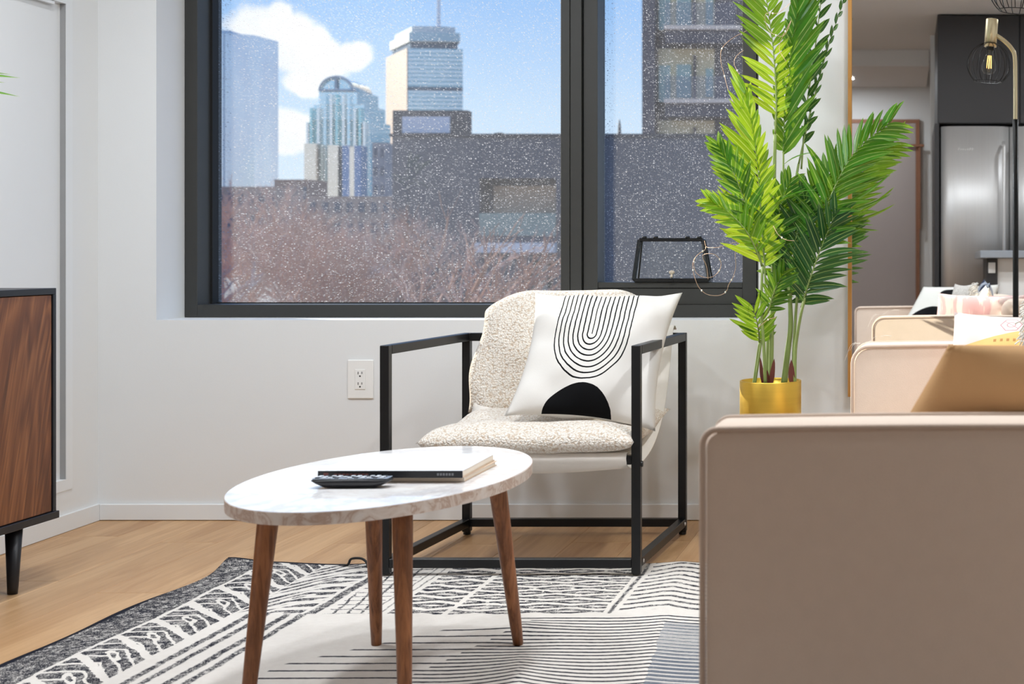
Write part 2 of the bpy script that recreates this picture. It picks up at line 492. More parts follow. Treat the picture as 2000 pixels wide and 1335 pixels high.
def pillow_mat(name, base, kind, tan=None):
    """printed cushion cover: flat print follows the UV of the front face; back UV lies outside 0..1"""
    m = Mat(name); uv = m.coords('UV'); u, v, _ = m.xyz(uv)
    o = m.coords(); wv = m.noise(o, 350, 3, .6); bg = m.noise(o, 14, 3)
    c = m.mix(bg, base, tuple(q*.93 for q in base[:3])+(1,))
    wob = (m.noise(o, 40, 2)-.5)*.006
    x = u-.5+wob
    if kind == 'arches':
        cx = x+.030; dv = v+wob
        below = dv.lt(.555)
        dy = (dv-.555)*.74
        r = (cx*cx+dy*dy).sqrt()*below+cx.abs()*(1.-below)
        ring = ((r+.0165)/.031)
        lines = (ring.fr()-.5).abs().lt(.13)*r.lt(.272)*u.gt(-1.)
        disc = ((x+.035)*(x+.035)+(dv+.045)*(dv+.045)).sqrt().lt(.235)*u.gt(-1.)
        k = lines.max(disc)
        c = m.mix(k, c, srgb(14, 14, 16))
    elif kind == 'blobs':
        a = ((x-.22)*(x-.22)*1.+(v-.36)*(v-.36)).sqrt().lt(.26)
        cap = (((x+.02).abs()-.16).max(0.)); b = (cap*cap+(v-.83)*(v-.83)).sqrt().lt(.09)
        k = (a.max(b))*u.between(0., 1.)
        c = m.mix(k, c, srgb(18, 19, 22))
    elif kind == 'crest':
        lab = v.lt(.80+x*.25)*u.between(.10, .98)*v.gt(.05)
        c = m.mix(lab*.8, c, srgb(250, 196, 96))
        cx = x+.10; cy = v-.86
        hexr = (cx.abs()*.866+cy.abs()*.5).max(cy.abs())
        star = (hexr-.062).abs().lt(.0035)
        star = star.max(((cx*cx+cy*cy).sqrt()-.028).abs().lt(.0035)).max(((cx+cy).abs().lt(.0035))*hexr.lt(.06))
        c = m.mix(star*.7, c, srgb(170, 90, 110))
        let = ((x*150.).sin().gt(.2))*v.between(.70, .722)*x.between(-.22, .05)
        c = m.mix(let*.6, c, srgb(150, 90, 50))
        side = x.gt(.30-(v-.3)*.35)*u.lt(1.)
        c = m.mix(side*.8, c, srgb(196, 120, 124))
        back = u.lt(-1.)
        pk = m.noise(o, 30, 3, .6, (1, 1, .12)).smooth(.5, .6)
        c = m.mix(back*pk*.6, c, srgb(222, 150, 160))
        bv = v+5.; band = back*bv.between(.28, .60)
        c = m.mix(band, c, srgb(216, 204, 180))
    elif kind == 'navy':
        k = (x*1.6+v*.5).fr().between(.25, .55)
        c = m.mix(k, c, srgb(30, 42, 78))
        fine = ((x+v)*34.).fr().lt(.4)*x.lt(-.14)
        c = m.mix(fine, c, srgb(40, 40, 44))
    elif kind == 'tweed':
        k = m.noise(o, 120, 3).smooth(.45, .55); c = m.mix(k*.3, c, srgb(120, 112, 104))
    if tan:
        c = m.mix(u.lt(-1.), c, tan)
    m.col(c); m.set(Roughness=.9); m.p.inputs['Specular IOR Level'].default_value = .15
    m.bump(wv, .18, .002)
    # thin cover lets a little light through
    t = m.node('ShaderNodeBsdfTranslucent'); m.L.new(c, t.inputs[0])
    xs = m.node('ShaderNodeMixShader'); xs.inputs[0].default_value = .12
    m.L.new(m.p.outputs[0], xs.inputs[1]); m.L.new(t.outputs[0], xs.inputs[2]); m.L.new(xs.outputs[0], m.out.inputs[0])
    return m.m

# ------------------------------------------------------------------ room shell
WY = 4.878                       # inner face of the window wall
LX = lambda y: -2.803+.0318*(WY-y)   # left wall, slightly out of square
OX0, OX1, OZ0, OZ1 = -2.604, -.555, .680, 2.16     # window opening
CEIL, BACK, RX = 2.45, -1.7, 3.0
WOUT = 5.25
def struct(name, bm, m, **k): return obj(name, bm, m, kind='structure', **k)
bm = bmesh.new()
box(bm, -3.3, OX0, WY, WOUT, -.1, 2.6); box(bm, OX1, RX+.2, WY, WOUT, -.1, 2.6)
box(bm, OX0, OX1, WY, WOUT, -.1, OZ0); box(bm, OX0, OX1, WY, WOUT, OZ1, 2.6)
wall_far = struct('wall_far', bm, M_wall)
# left wall with the shallow recess of the access panel (z .17 .. 1.72, far end y 4.683)
bm = bmesh.new()
NY1, NY0, NZ0, NZ1, ND = 4.683, 3.35, .17, 1.722, .017
def lw(y0, y1, z0, z1, d=0.):
    vs = []
    for x_off in (-.15, 0.):
        for y in (y0, y1):
            for z in (z0, z1): vs.append(bm.verts.new((LX(y)+(x_off if x_off else -d), y, z)))
    for q in ((0, 1, 3, 2), (4, 6, 7, 5), (0, 4, 5, 1), (2, 3, 7, 6), (0, 2, 6, 4), (1, 5, 7, 3)): bm.faces.new([vs[i] for i in q])
lw(BACK, NY0, 0, 2.6); lw(NY1, 5.0, 0, 2.6); lw(NY0, NY1, 0, NZ0); lw(NY0, NY1, NZ1, 2.6); lw(NY0, NY1, NZ0, NZ1, ND)
bmesh.ops.recalc_face_normals(bm, faces=bm.faces[:])
wall_left = struct('wall_left', bm, M_wall)
# raised border round the recess and its small head clip
bm = bmesh.new()
def lstrip(y0, y1, z0, z1, t):
    vs = [bm.verts.new((LX(y)+o, y, z)) for o in (0., t) for y in (y0, y1) for z in (z0, z1)]
    for q in ((0, 1, 3, 2), (4, 6, 7, 5), (0, 4, 5, 1), (2, 3, 7, 6), (0, 2, 6, 4), (1, 5, 7, 3)): bm.faces.new([vs[i] for i in q])
lstrip(NY1, NY1+.036, NZ0-.036, NZ1+.036, .003); lstrip(NY0-.03, NY1, NZ0-.036, NZ0, .003); lstrip(NY0-.03, NY1, NZ1, NZ1+.036, .003)
bmesh.ops.recalc_face_normals(bm, faces=bm.faces[:])
obj('panel_border', bm, M_trim, wall_left)
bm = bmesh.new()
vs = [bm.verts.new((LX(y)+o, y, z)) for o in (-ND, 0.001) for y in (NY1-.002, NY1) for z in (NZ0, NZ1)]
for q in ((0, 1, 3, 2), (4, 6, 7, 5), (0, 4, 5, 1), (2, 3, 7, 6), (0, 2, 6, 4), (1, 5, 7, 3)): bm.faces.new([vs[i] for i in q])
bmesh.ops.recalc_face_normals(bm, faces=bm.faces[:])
obj('reveal_shade', bm, simple('shade_grey', srgb(150, 150, 150), .5), wall_left)  # thin strip over the far reveal, its shade put into the grey
bm = bmesh.new(); vs = None
lstrip(NY0, NY1-.06, NZ1-.012, NZ1-.002, -.012); bmesh.ops.recalc_face_normals(bm, faces=bm.faces[:])
obj('panel_track', bm, M_trim, wall_left)
struct('wall_right', bx(RX, RX+.15, BACK, WY, 0, 2.6), M_wall)
struct('wall_near', bx(-3.3, RX+.2, BACK-.15, BACK, 0, 2.6), M_wall)
struct('wall_partition', bx(.12, RX, -.02, .06, 0, 2.6), M_wall)
struct('ceiling', bx(-3.3, RX+.2, BACK-.15, WOUT, CEIL, 2.6), M_ceil)
struct('ceiling_hall', bx(LX(0)+.001, .12, BACK, -.55, 2.33, CEIL-.001), M_ceil)
# floor: slab and separate oak planks
floor = struct('floor', bx(-3.3, RX+.2, BACK-.15, WOUT, -.12, -.004), M_oak)
PW = .185; k = 0
x = -2.95
while x < RX:
    y = BACK+random.uniform(-1.2, 0)
    while y < WY:
        y0, y1 = max(y, BACK), min(y+1.22, WY)
        vis = y1 > 1.9 and x < .6
        if vis and y1-y0 > .05:
            o = obj('floor_plank', bx(x+.0004, x+PW-.0004, y0+.0004, y1-.0004, -.010, 0., .0008, 1), M_oak, floor); k += 1
        y += 1.22
    x += PW
struct('floor_rear', bx(-2.95, RX, BACK, 1.9-1.22, -.0039, -.0008), M_oak)
# baseboards
struct('baseboard_far', bx(LX(WY)+.012, RX, WY-.012, WY, 0.0015, .056, .002, 1), M_trim)
bm = bmesh.new()
vs = [bm.verts.new((LX(y)+o, y, z)) for o in (0., .012) for y in (BACK, WY) for z in (0.0015, .056)]
for q in ((0, 1, 3, 2), (4, 6, 7, 5), (0, 4, 5, 1), (2, 3, 7, 6), (0, 2, 6, 4), (1, 5, 7, 3)): bm.faces.new([vs[i] for i in q])
bmesh.ops.recalc_face_normals(bm, faces=bm.faces[:])
struct('baseboard_left', bm, M_trim)
# window: fixed pane on the left, opening sash on the right
FY, GY = 5.063, 5.20
w1 = thing('window_1', None, None); del w1['label']; del w1['category']; w1['kind'] = 'structure'
MX0, MX1 = (1095-VX)*FY/F, (1135-VX)*FY/F
bm = bmesh.new()
box(bm, OX0+.001, OX0+.046, FY, WOUT-.01, OZ0+.001, OZ1-.001, .001, 1)        # left stile
box(bm, OX0+.046, OX1-.001, FY, WOUT-.01, OZ0+.001, OZ0+.045, .001, 1)         # bottom rail
box(bm, OX0+.046, OX1-.001, FY, WOUT-.01, OZ1-.045, OZ1-.001, .001, 1)         # head
box(bm, MX0, MX0+.0315, FY, WOUT-.01, OZ0+.045, OZ1-.045, .001, 1)            # mullion, first leaf
box(bm, MX0+.033, MX1, FY+.003, WOUT-.01, OZ0+.045, OZ1-.045, .001, 1)        # mullion, second leaf
box(bm, OX1-.026, OX1-.001, FY, WOUT-.01, OZ0+.045, OZ1-.045, .001, 1)        # right stile
obj('window_frame', bm, M_winframe, w1)
bm = bmesh.new()
gx0 = OX0+.046
box(bm, gx0, gx0+.008, GY-.045, GY, OZ0+.045, OZ1-.045); box(bm, gx0, MX0, GY-.012, GY, OZ0+.045, OZ0+.049)
obj('gasket', bm, M_gasket, w1)
obj('glass_pane', bx(gx0, MX0, GY, GY+.006, OZ0+.045, OZ1-.045), M_glass, w1)
w2 = thing('window_2', None, None); del w2['label']; del w2['category']; w2['kind'] = 'structure'
SY = FY+.018; SX0, SX1 = MX1+.004, OX1-.030; SZ0, SZ1 = OZ0+.0455, OZ1-.05
sw = .066; zt = W(0, 551, SY+.01).z
bm = bmesh.new()
box(bm, SX0, SX0+.05, SY, SY+.12, SZ0, SZ1, .001, 1); box(bm, SX1-.05, SX1, SY, SY+.12, SZ0, SZ1, .001, 1)
box(bm, SX0+.05, SX1-.05, SY, SY+.12, SZ0, zt-.022, .001, 1); box(bm, SX0+.05, SX1-.05, SY+.004, SY+.12, zt-.020, zt, .001, 1)
box(bm, SX0+.05, SX1-.05, SY, SY+.12, SZ1-.066, SZ1, .001, 1)
obj('window_sash', bm, M_winframe, w2)
SG = SY+.095
obj('glass_pane', bx(SX0+.05, SX1-.05, SG, SG+.006, zt, SZ1-.066), M_glass, w2)
# entrance door at the back of the hall, seen in the mirror
d1 = thing('door_1', None, None); del d1['label']; del d1['category']; d1['kind'] = 'structure'
DX0, DX1 = -.86, .035
obj('door_leaf', bx(DX0, DX1, BACK, BACK+.03, .01, 2.04, .002, 1), M_door, d1)
bm = bmesh.new()
box(bm, DX1, DX1+.03, BACK, BACK+.034, 0.0015, 2.07); box(bm, DX0-.03, DX0, BACK, BACK+.034, 0.0015, 2.07); box(bm, DX0, DX1, BACK, BACK+.034, 2.04, 2.07)
obj('door_casing', bm, M_doorwood, d1)
obj('door_sign', bx(-.33, -.20, BACK+.03, BACK+.034, 1.60, 1.69, .002, 1), simple('sign_red', srgb(120, 74, 70), .6), d1)
bm = bmesh.new(); bar(bm, (-.05, BACK+.06, 1.86), (.10, BACK+.06, 1.86), .018); bar(bm, (DX1+.03, BACK+.05, 1.86), (DX1+.03, BACK+.05, 1.2), .016)
obj('door_closer', bm, M_doorwood, d1)

# ------------------------------------------------------------------ ceiling lights: the hall one is real, the others are added to brighten
def downlight(x, y, z, watts, label, group):
    t = thing('ceiling_or_fill_light', label, 'light', group)
    bm = bmesh.new(); lathe(bm, [(.060, -.004), (.085, -.006), (.090, -.001), (.090, 0)], 32, (x, y, z)); obj('trim_ring', bm, M_trim, t, True)
    bm = bmesh.new(); lathe(bm, [(.0, -.003), (.060, -.003), (.060, 0)], 32, (x, y, z)); obj('lens', bm, M_lens, t)
    l = bpy.data.lights.new('downlight', 'AREA'); l.shape = 'DISK'; l.size = .16; l.energy = watts; l.color = (.90, .95, 1)
    lo = bpy.data.objects.new('downlight', l); C.objects.link(lo); lo.location = (x, y, z-.012); lo.parent = t
    place(t, (x, y, z))
for i, (x, y) in enumerate([(-2.1, 2.75), (-.95, 2.75), (.3, 2.75), (-2.1, 3.55), (-.95, 3.55), (.3, 3.55), (1.7, 3.0)]):
    downlight(x, y, CEIL, FILL_W, 'added unseen fill light above '+('the rug edge by the walnut cabinet', 'the near end of the oval table', 'the near half of the sofa', 'the floor between cabinet and window', 'the armchair and window', 'the far half of the sofa', 'the space behind the sofa')[i], 'added living room fill lights')  # unseen fill lights, added to brighten the living room
downlight(-.52, -1.1, 2.33, KITCHEN_W*2.2, 'small round ceiling light in the hall, seen in the mirror', 'hall light')
downlight(1.2, 1.6, CEIL, KITCHEN_W*1.6, 'added unseen fill light over the kitchen counter', 'added kitchen fill light')  # weak unseen fill light, added for the kitchen side

# ------------------------------------------------------------------ mirror on the window wall
t = thing('wall_mirror', 'tall wall mirror with slim gold frame right of the palm', 'mirror')
mx0, mx1, mz0, mz1 = -.249, .62, .4235, 2.05
bm = bmesh.new()
for a in ((mx0, mx0+.013, mz0, mz1), (mx1-.013, mx1, mz0, mz1), (mx0+.013, mx1-.013, mz0, mz0+.013), (mx0+.013, mx1-.013, mz1-.013, mz1)):
    box(bm, a[0], a[1], -.012, .020, a[2], a[3], .001, 1)
fo = obj('frame', bm, M_oakframe, t)
go = obj('mirror_glass', bx(mx0+.013, mx1-.013, .004, .010, mz0+.013, mz1-.013), M_mirror, t)
bo = obj('backing', bx(mx0+.006, mx1-.006, .010, .018, mz0+.006, mz1-.006), M_dark, t)
TILT, YAW = .0089, .0062
for o in (fo, go, bo):      # leans back very slightly
    o.matrix_local = Matrix.Translation((0, 4.845, mz0)) @ Matrix.Rotation(YAW, 4, 'Z') @ Matrix.Rotation(-TILT, 4, 'X') @ Matrix.Translation((0, 0, -mz0))

# ------------------------------------------------------------------ kitchen behind the camera (mirror view)
t = thing('kitchen_cabinet', 'dark grey wall cabinet and side panel round the steel refrigerator', 'cabinet')
obj('cabinet_body', bx(.148, 2.2, .065, .84, 1.77, CEIL-.003, .002, 1), M_kitchen, t)
obj('side_panel', bx(.130, .158, .065, .86, .002, 1.77, .001, 1), M_kitchen, t)
for i in range(4): obj('door', bx(.15+i*.51, .15+i*.51+.505, .84, .86, 1.773, CEIL-.01, .002, 1), M_kitchen, t)
t = thing('refrigerator', 'stainless steel refrigerator reflected in the mirror', 'refrigerator')
obj('body', bx(.165, 1.07, .10, .80, .02, 1.755, .004, 1), M_kitchen, t)
def fdoor(x0, x1, z0, z1):
    bm = bmesh.new(); n = 10; pts = [(x0, .80)]
    for i in range(n+1):
        a = i/n; pts.append((x0+(x1-x0)*a, .862+.030*(1-(2*a-1)**4)**.6-.012*(abs(2*a-1))**6))
    pts.append((x1, .80)); extrude_poly(bm, pts, 'z', z0, z1); return bm
obj('door', fdoor(.17, .59, .70, 1.75), M_steel, t, True); obj('door', fdoor(.596, 1.065, .70, 1.75), M_steel, t, True)
obj('freezer_drawer', fdoor(.17, 1.065, .05, .685), M_steel, t, True)
for x in (.555, .63):
    bm = bmesh.new(); tube(bm, [(x, .90, .80), (x, .935, .83), (x, .935, 1.62), (x, .90, 1.65)], .011, 10); obj('handle', bm, M_steel, t, True)
bm = bmesh.new()
for i in range(7):
    x = .275+i*.014; h = (.018, .010, .012, .010, .013, .018, .016)[i]
    bar(bm, (x, .894, 1.600), (x+.004, .894, 1.600+h), .004); bar(bm, (x, .894, 1.600+h*.5), (x+.011, .894, 1.600+h*.6), .003)
obj('badge', bm, M_plastic_white, t)
t = thing('kitchen_counter', 'grey topped breakfast counter with white panel, seen in mirror', 'counter')
obj('worktop', bx(.372, 2.3, .98, 1.62, .93, .972, .003, 1), M_counter, t)
obj('base_cabinet', bx(.42, 2.3, 1.02, 1.50, .002, .93, .002, 1), M_kitchen, t)
obj('front_panel', bx(.475, 2.3, 1.50, 1.515, .002, .928, .001, 1), M_plastic_white, t)
obj('corner_post', bx(.412, .475, 1.50, 1.53, .002, .928, .001, 1), M_kitchen, t)
obj('socket_plate', bx(.422, .462, 1.53, 1.535, .845, .905, .001, 1), M_plastic_white, t)

# ------------------------------------------------------------------ wall outlet
t = thing('wall_outlet', 'white double wall outlet below the window', 'outlet')
oc = W(705, 740, WY)
obj('cover_plate', bx(oc.x-.044, oc.x+.044, WY-.006, WY, oc.z-.066, oc.z+.066, .003, 2), M_plastic_white, t)
obj('insert', bx(oc.x-.0175, oc.x+.0175, WY-.0085, WY-.006, oc.z-.034, oc.z+.034, .001, 1), M_plastic_white, t)
for s in (-1, 1):
    zc = oc.z+s*.018
    bm = bmesh.new()
    box(bm, oc.x-.0075, oc.x-.0055, WY-.0092, WY-.0084, zc-.001, zc+.008); box(bm, oc.x+.0055, oc.x+.0075, WY-.0092, WY-.0084, zc+.0005, zc+.008)
    box(bm, oc.x-.0025, oc.x+.0025, WY-.0092, WY-.0084, zc-.0095, zc-.0045, .0008, 1)
    obj('socket', bm, M_dark, t)

# ------------------------------------------------------------------ rug
def rug_z(x, y):
    z = .004+.003*(noise.noise(Vector((x*3, y*3, 0)))+.4)
    e = max(0, 1-abs(x+.92+.25*(y-3.3))/.20); z += .020*e*e*max(0, 1-max(0, y-3.45)/.1)*(.6+.4*math.sin(y*9))
    e = max(0, 1-abs(x+.60+.1*(y-3.2))/.16); z += .008*e*e
    z += .006*max(0, 1-abs(x+1.86)/.12)*(math.sin(y*8+1)*.5+.5)
    d = math.hypot(x+2.02, y-4.18); z += .020*math.exp(-(d/.09)**2)
    z += .010*math.exp(-((x+1.55)/.06)**2-((y-4.17)/.05)**2)
    for lx, ly in LEGS:                       # pressed flat under the table and chair legs
        q = math.exp(-(math.hypot(x-lx, y-ly)/.09)**2); z = z*(1-q)+.004*q
    return max(z, .003)
LEGS = [(-1.32, 2.80), (-1.009, 2.80), (-1.264, 3.324), (-.935, 3.324), (-1.506, 4.03), (-.801, 4.03)]
bm = bmesh.new(); nx, ny = 150, 150; g = []
rx0, rx1, ry0, ry1 = -2.02, .35, 1.6, 4.18
for j in range(ny+1):
    row = []
    for i in range(nx+1):
        x = rx0+(rx1-rx0)*i/nx; y = ry0+(ry1-ry0)*j/ny
        ex = .012*math.sin(y*5.1)+.008*math.sin(y*11+2); ey = .010*math.sin(x*4+1)+.006*math.sin(x*9)
        wx = max(0, 1-(x-rx0)/.25); wy = max(0, 1-(ry1-y)/.2)
        row.append(bm.verts.new((x+ex*wx, y+ey*wy, rug_z(x, y))))
    g.append(row)
for j in range(ny):
    for i in range(nx): bm.faces.new((g[j][i], g[j][i+1], g[j+1][i+1], g[j+1][i]))
rug = obj('area_rug', bm, M_rug, None, True)
sm = rug.modifiers.new('thick', 'SOLIDIFY'); sm.thickness = .003; sm.offset = -1
# print follows the flat weave: shift object coords is not needed (origin at world origin)
tag(rug, 'cream and charcoal patterned rug under the oval table', 'rug')
bm = bmesh.new(); tube(bm, spline([W(655, 1109, 4.155), W(678, 1103, 4.15), W(686, 1091, 4.15), W(705, 1090, 4.14), W(716, 1098, 4.13), W(718, 1111, 4.12)], 6), .0035, 6)
obj('binding_loop', bm, M_dark, rug, True, label='loose black edge binding')

# ------------------------------------------------------------------ coffee table
t = thing('coffee_table', 'oval marble-topped coffee table on four tapered wooden legs', 'table')
tc = Vector((-1.134, 3.062)); ta, tb, th = .445, .271, .44; tdir = math.radians(87.06)
def ell(r, n=96, ox=0):
    out = []
    for k in range(n):
        a = k*2*PI/n; u = (ta+r)*math.cos(a); v = (tb+r)*math.sin(a)
        out.append((tc.x+u*math.cos(tdir)-v*math.sin(tdir), tc.y+u*math.sin(tdir)+v*math.cos(tdir)))
    return out
bm = bmesh.new(); extrude_poly(bm, ell(-.0012), 'z', th-.004, th); obj('tabletop', bm, M_marble, t)
bm = bmesh.new(); caps = extrude_poly(bm, ell(0), 'z', th-.024, th-.0012)
o = obj('edge_band', bm, M_marble_edge, t)
tops = [(-1.302, 2.865), (-1.038, 2.865), (-1.248, 3.26), (-.969, 3.26)]
for (bxx, by), (tx, ty) in zip(LEGS[:4], tops):
    bm = bmesh.new(); p = Vector((bxx, by, .0055)); q = Vector((tx, ty, th-.024)); n = 8
    tube(bm, [p.lerp(q, i/n) for i in range(n+1)], [.0125+(.0205-.0125)*min(1, (i/n)*1.05)+(-.001 if i == 0 else 0) for i in range(n+1)], 18)
    obj('leg', bm, M_leg, t, True)
    bm = bmesh.new(); lathe(bm, [(.03, th-.030), (.03, th-.0242)], 20, (tx, ty, 0)); obj('leg_plate', bm, M_dark, t)
place(t, (tc.x, tc.y, 0))
# books on the table
M_paper = simple('page_block', srgb(236, 226, 210), .9, var=.06, scale=6, vscale=(1, 1, 120), bump=.2)
M_cover = simple('white_cover', srgb(240, 240, 242), .22, var=.01)
M_cream = simple('cream_cover', srgb(216, 190, 164), .5, var=.04)
def book(label, x0, x1, y0, y1, z0, z1, shear, cover, spine, name, lettering=False):
    t = thing(name, label, 'book', 'books on the coffee table')
    def sh(bm):
        for v in bm.verts: v.co.x += (v.co.y-y0)*shear
        return bm
    ct = .0016
    obj('pages', sh(bx(x0+.002, x1-.003, y0+.002, y1-.003, z0+ct, z1-ct)), M_paper, t)
    obj('cover', sh(bx(x0, x1, y0, y1, z1-ct, z1, .0005, 1)), cover, t); obj('back_cover', sh(bx(x0, x1, y0, y1, z0, z0+ct, .0005, 1)), cover if not lettering else M_cream, t)
    so = obj('spine', sh(bx(x0, x1, y0-.0015, y0+.002, z0+.0003, z1-.0003, .0005, 1)), spine, t)
    if lettering:
        bm = bmesh.new(); zc = (z0+z1)/2
        for i in range(6): box(bm, x1-.052+i*.006, x1-.048+i*.006, y0-.0018, y0-.0015, zc-.0025, zc+.0025)
        obj('spine_lettering', bm, simple('spine_print', srgb(120, 122, 126), .6), so)
        bm = bmesh.new(); box(bm, x0+.012, x0+.022, y0-.0018, y0-.0015, zc-.003, zc+.003)
        for i in range(9): box(bm, x0+.034+i*.008, x0+.040+i*.008, y0-.0018, y0-.0015, zc-.0015, zc+.0015)
        obj('spine_title', bm, simple('spine_print_red', srgb(110, 62, 58), .6), so)
    return t
z0 = th
b2 = book('cream paperback lying under the white book on the table', -1.235, -.945, 2.965, 3.190, z0+.0004, z0+.0105, .0, M_cream, M_paper, 'book')
b1 = book('white covered book with black spine, on top of the paperback', -1.240, -.943, 2.945, 3.192, z0+.0109, z0+.0262, -.03, M_cover, M_blackwood, 'book', True)
# remote control
t = thing('remote_control', 'black television remote with grey buttons on the oval table', 'remote')
rc = Vector((-1.150, 2.897, th)); Lr, wr = .153, .044
bm = bmesh.new(); n = 18; secs = []
for i in range(n+1):
    a = i/n; s = (2*a-1); half = wr/2*(1-.10*s*s)*(1 if abs(s) < .96 else .8); top = .0195-.002*s*s; bot = .0006+.012*max(0, (abs(s)-.62)/.38)**1.4
    x = (a-.5)*Lr; ring = []
    for k in range(12):
        an = k*2*PI/12; cy = math.cos(an); cz = math.sin(an)
        yy = half*math.copysign(abs(cy)**.5, cy)*(.78 if cz < -.2 else 1); zz = (top+bot)/2+(top-bot)/2*math.copysign(abs(cz)**.5, cz)
        ring.append(bm.verts.new((x, yy, zz)))
    secs.append(ring)
for A, B in zip(secs, secs[1:]):
    for k in range(12): bm.faces.new((A[k], A[(k+1) % 12], B[(k+1) % 12], B[k]))
bm.faces.new(secs[0][::-1]); bm.faces.new(secs[-1]); bmesh.ops.recalc_face_normals(bm, faces=bm.faces[:])
parts = [obj('case', bm, M_blackwood, t, True)]
parts.append(obj('face_plate', bx(-.075, .075, -.017, .017, .0187, .0200, .0006, 1), simple('remote_face', srgb(132, 140, 152), .25), t))
M_btn = simple('remote_button', srgb(196, 202, 210), .4); M_btn2 = simple('remote_button_dark', srgb(36, 38, 44), .5)
for i in range(11):
    for j in range(3):
        x = -.066+i*.0128; y = -.011+j*.011
        if i == 4 and j != 1: continue
        parts.append(obj('button', bx(x-.0042, x+.0042, y-.0035, y+.0035, .0200, .0222, .0008, 1), M_btn if (i+j) % 3 else M_btn2, t))
t.location = rc; t.rotation_euler = (0, 0, math.radians(2))

# ------------------------------------------------------------------ sling armchair
t = thing('armchair', 'black metal framed sling armchair with cream canvas seat below window', 'chair')
FL, FR, BL, BR = (-1.506, 4.03), (-.801, 4.03), (-1.468, 4.63), (-.772, 4.63)
AH, sq = .651, .0255
def V3(p, z): return Vector((p[0], p[1], z))
for p in (FL, FR, BL, BR):
    on_rug = p[1] < 4.2
    bm = bmesh.new(); bar(bm, V3(p, .011), V3(p, AH), sq, up=Vector((0, 1, 0))); lg = obj('leg', bm, M_black, t)
    bm = bmesh.new(); lathe(bm, [(.009, .0075 if on_rug else .001), (.012, .008 if on_rug else .002), (.012, .0115)], 12, V3(p, 0)); obj('foot_pad', bm, M_gasket, lg)
def rail(p, q, z, name, shr=.0128):
    p3, q3 = V3(p, z), V3(q, z); d = (q3-p3).normalized()
    bm = bmesh.new(); bar(bm, p3+d*shr, q3-d*shr, sq); return obj(name, bm, M_black, t)
for p, q in ((FL, BL), (FR, BR)): rail(p, q, AH-sq/2, 'arm_rail'); rail(p, q, .040, 'base_rail')
rail(FL, FR, .040, 'base_rail'); rail(BL, BR, .040, 'base_rail')
rail(BL, BR, AH-sq/2, 'back_rail'); rail(FL, FR, .330, 'front_rail')
for p, s in ((FL, -1), (FR, 1), (BL, -1), (BR, 1)):
    for z in (.040, ):
        bm = bmesh.new(); c = V3(p, z)+Vector((s*(sq/2+.001), .03 if p[1] < 4.3 else -.03, 0))
        r = bmesh.ops.create_cone(bm, cap_ends=True, segments=12, radius1=.006, radius2=.005, depth=.003)
        bmesh.ops.transform(bm, matrix=Matrix.Translation(c) @ Matrix.Rotation(s*PI/2, 4, 'Y'), verts=bm.verts[:]); obj('bolt', bm, M_steel, t)
for p, s in ((FL, -1), (FR, 1)):
    bm = bmesh.new(); c = V3(p, .318)+Vector((s*(sq/2+.002), 0, 0))
    bmesh.ops.create_cone(bm, cap_ends=True, segments=14, radius1=.009, radius2=.008, depth=.006)
    bmesh.ops.transform(bm, matrix=Matrix.Translation(c) @ Matrix.Rotation(s*PI/2, 4, 'Y'), verts=bm.verts[:]); obj('bolt', bm, M_black, t)
# sling: hangs from the back rail, under the seat and round the front rail
prof = spline([(0, 4.655, .66), (0, 4.63, .672), (0, 4.605, .655), (0, 4.56, .55), (0, 4.48, .42), (0, 4.36, .335), (0, 4.22, .300), (0, 4.11, .296), (0, 4.035, .306), (0, 4.010, .330), (0, 4.018, .349), (0, 4.045, .350)], 5)
bm = bmesh.new(); rows = []
for p in prof:
    row = []; f = (p.y-4.03)/.6
    xl, xr = -1.412+.012*f, -.826+.029*f
    for i in range(13):
        a = i/12; sag = -.018*math.sin(a*PI)*max(0, min(1, (4.55-p.y)/.3))*max(0, min(1, (p.y-4.03)/.08))
        row.append(bm.verts.new((xl+(xr-xl)*a, p.y, p.z+sag)))
    rows.append(row)
for A, B in zip(rows, rows[1:]):
    for i in range(12): bm.faces.new((A[i], A[i+1], B[i+1], B[i]))
o = obj('sling', bm, M_canvas, t, True); s_ = o.modifiers.new('thick', 'SOLIDIFY'); s_.thickness = .004
place(t, (-1.14, 4.33, 0))

# soft shapes -----------------------------------------------------------------
def soft_box(bm, fn, nu=36, nv=30, uvl=None):
    """closed soft pad: fn(u,v,side) -> Vector, u,v in [-1,1], side +1 front, -1 back"""
    G = {}
    for side in (1, -1):
        for j in range(nv+1):
            for i in range(nu+1):
                if side == -1 and (i in (0, nu) or j in (0, nv)): G[(side, i, j)] = G[(1, i, j)]; continue
                G[(side, i, j)] = bm.verts.new(fn(2*i/nu-1, 2*j/nv-1, side))
    uv = bm.loops.layers.uv.new('UVMap')
    for side in (1, -1):
        for j in range(nv):
            for i in range(nu):
                idx = [(i, j), (i+1, j), (i+1, j+1), (i, j+1)]
                if side == -1: idx = idx[::-1]
                f = bm.faces.new([G[(side, a, b)] for a, b in idx])
                for lp, (a, b) in zip(f.loops, idx):
                    lp[uv].uv = (a/nu, b/nv) if side == 1 else (a/nu-5, b/nv-5)
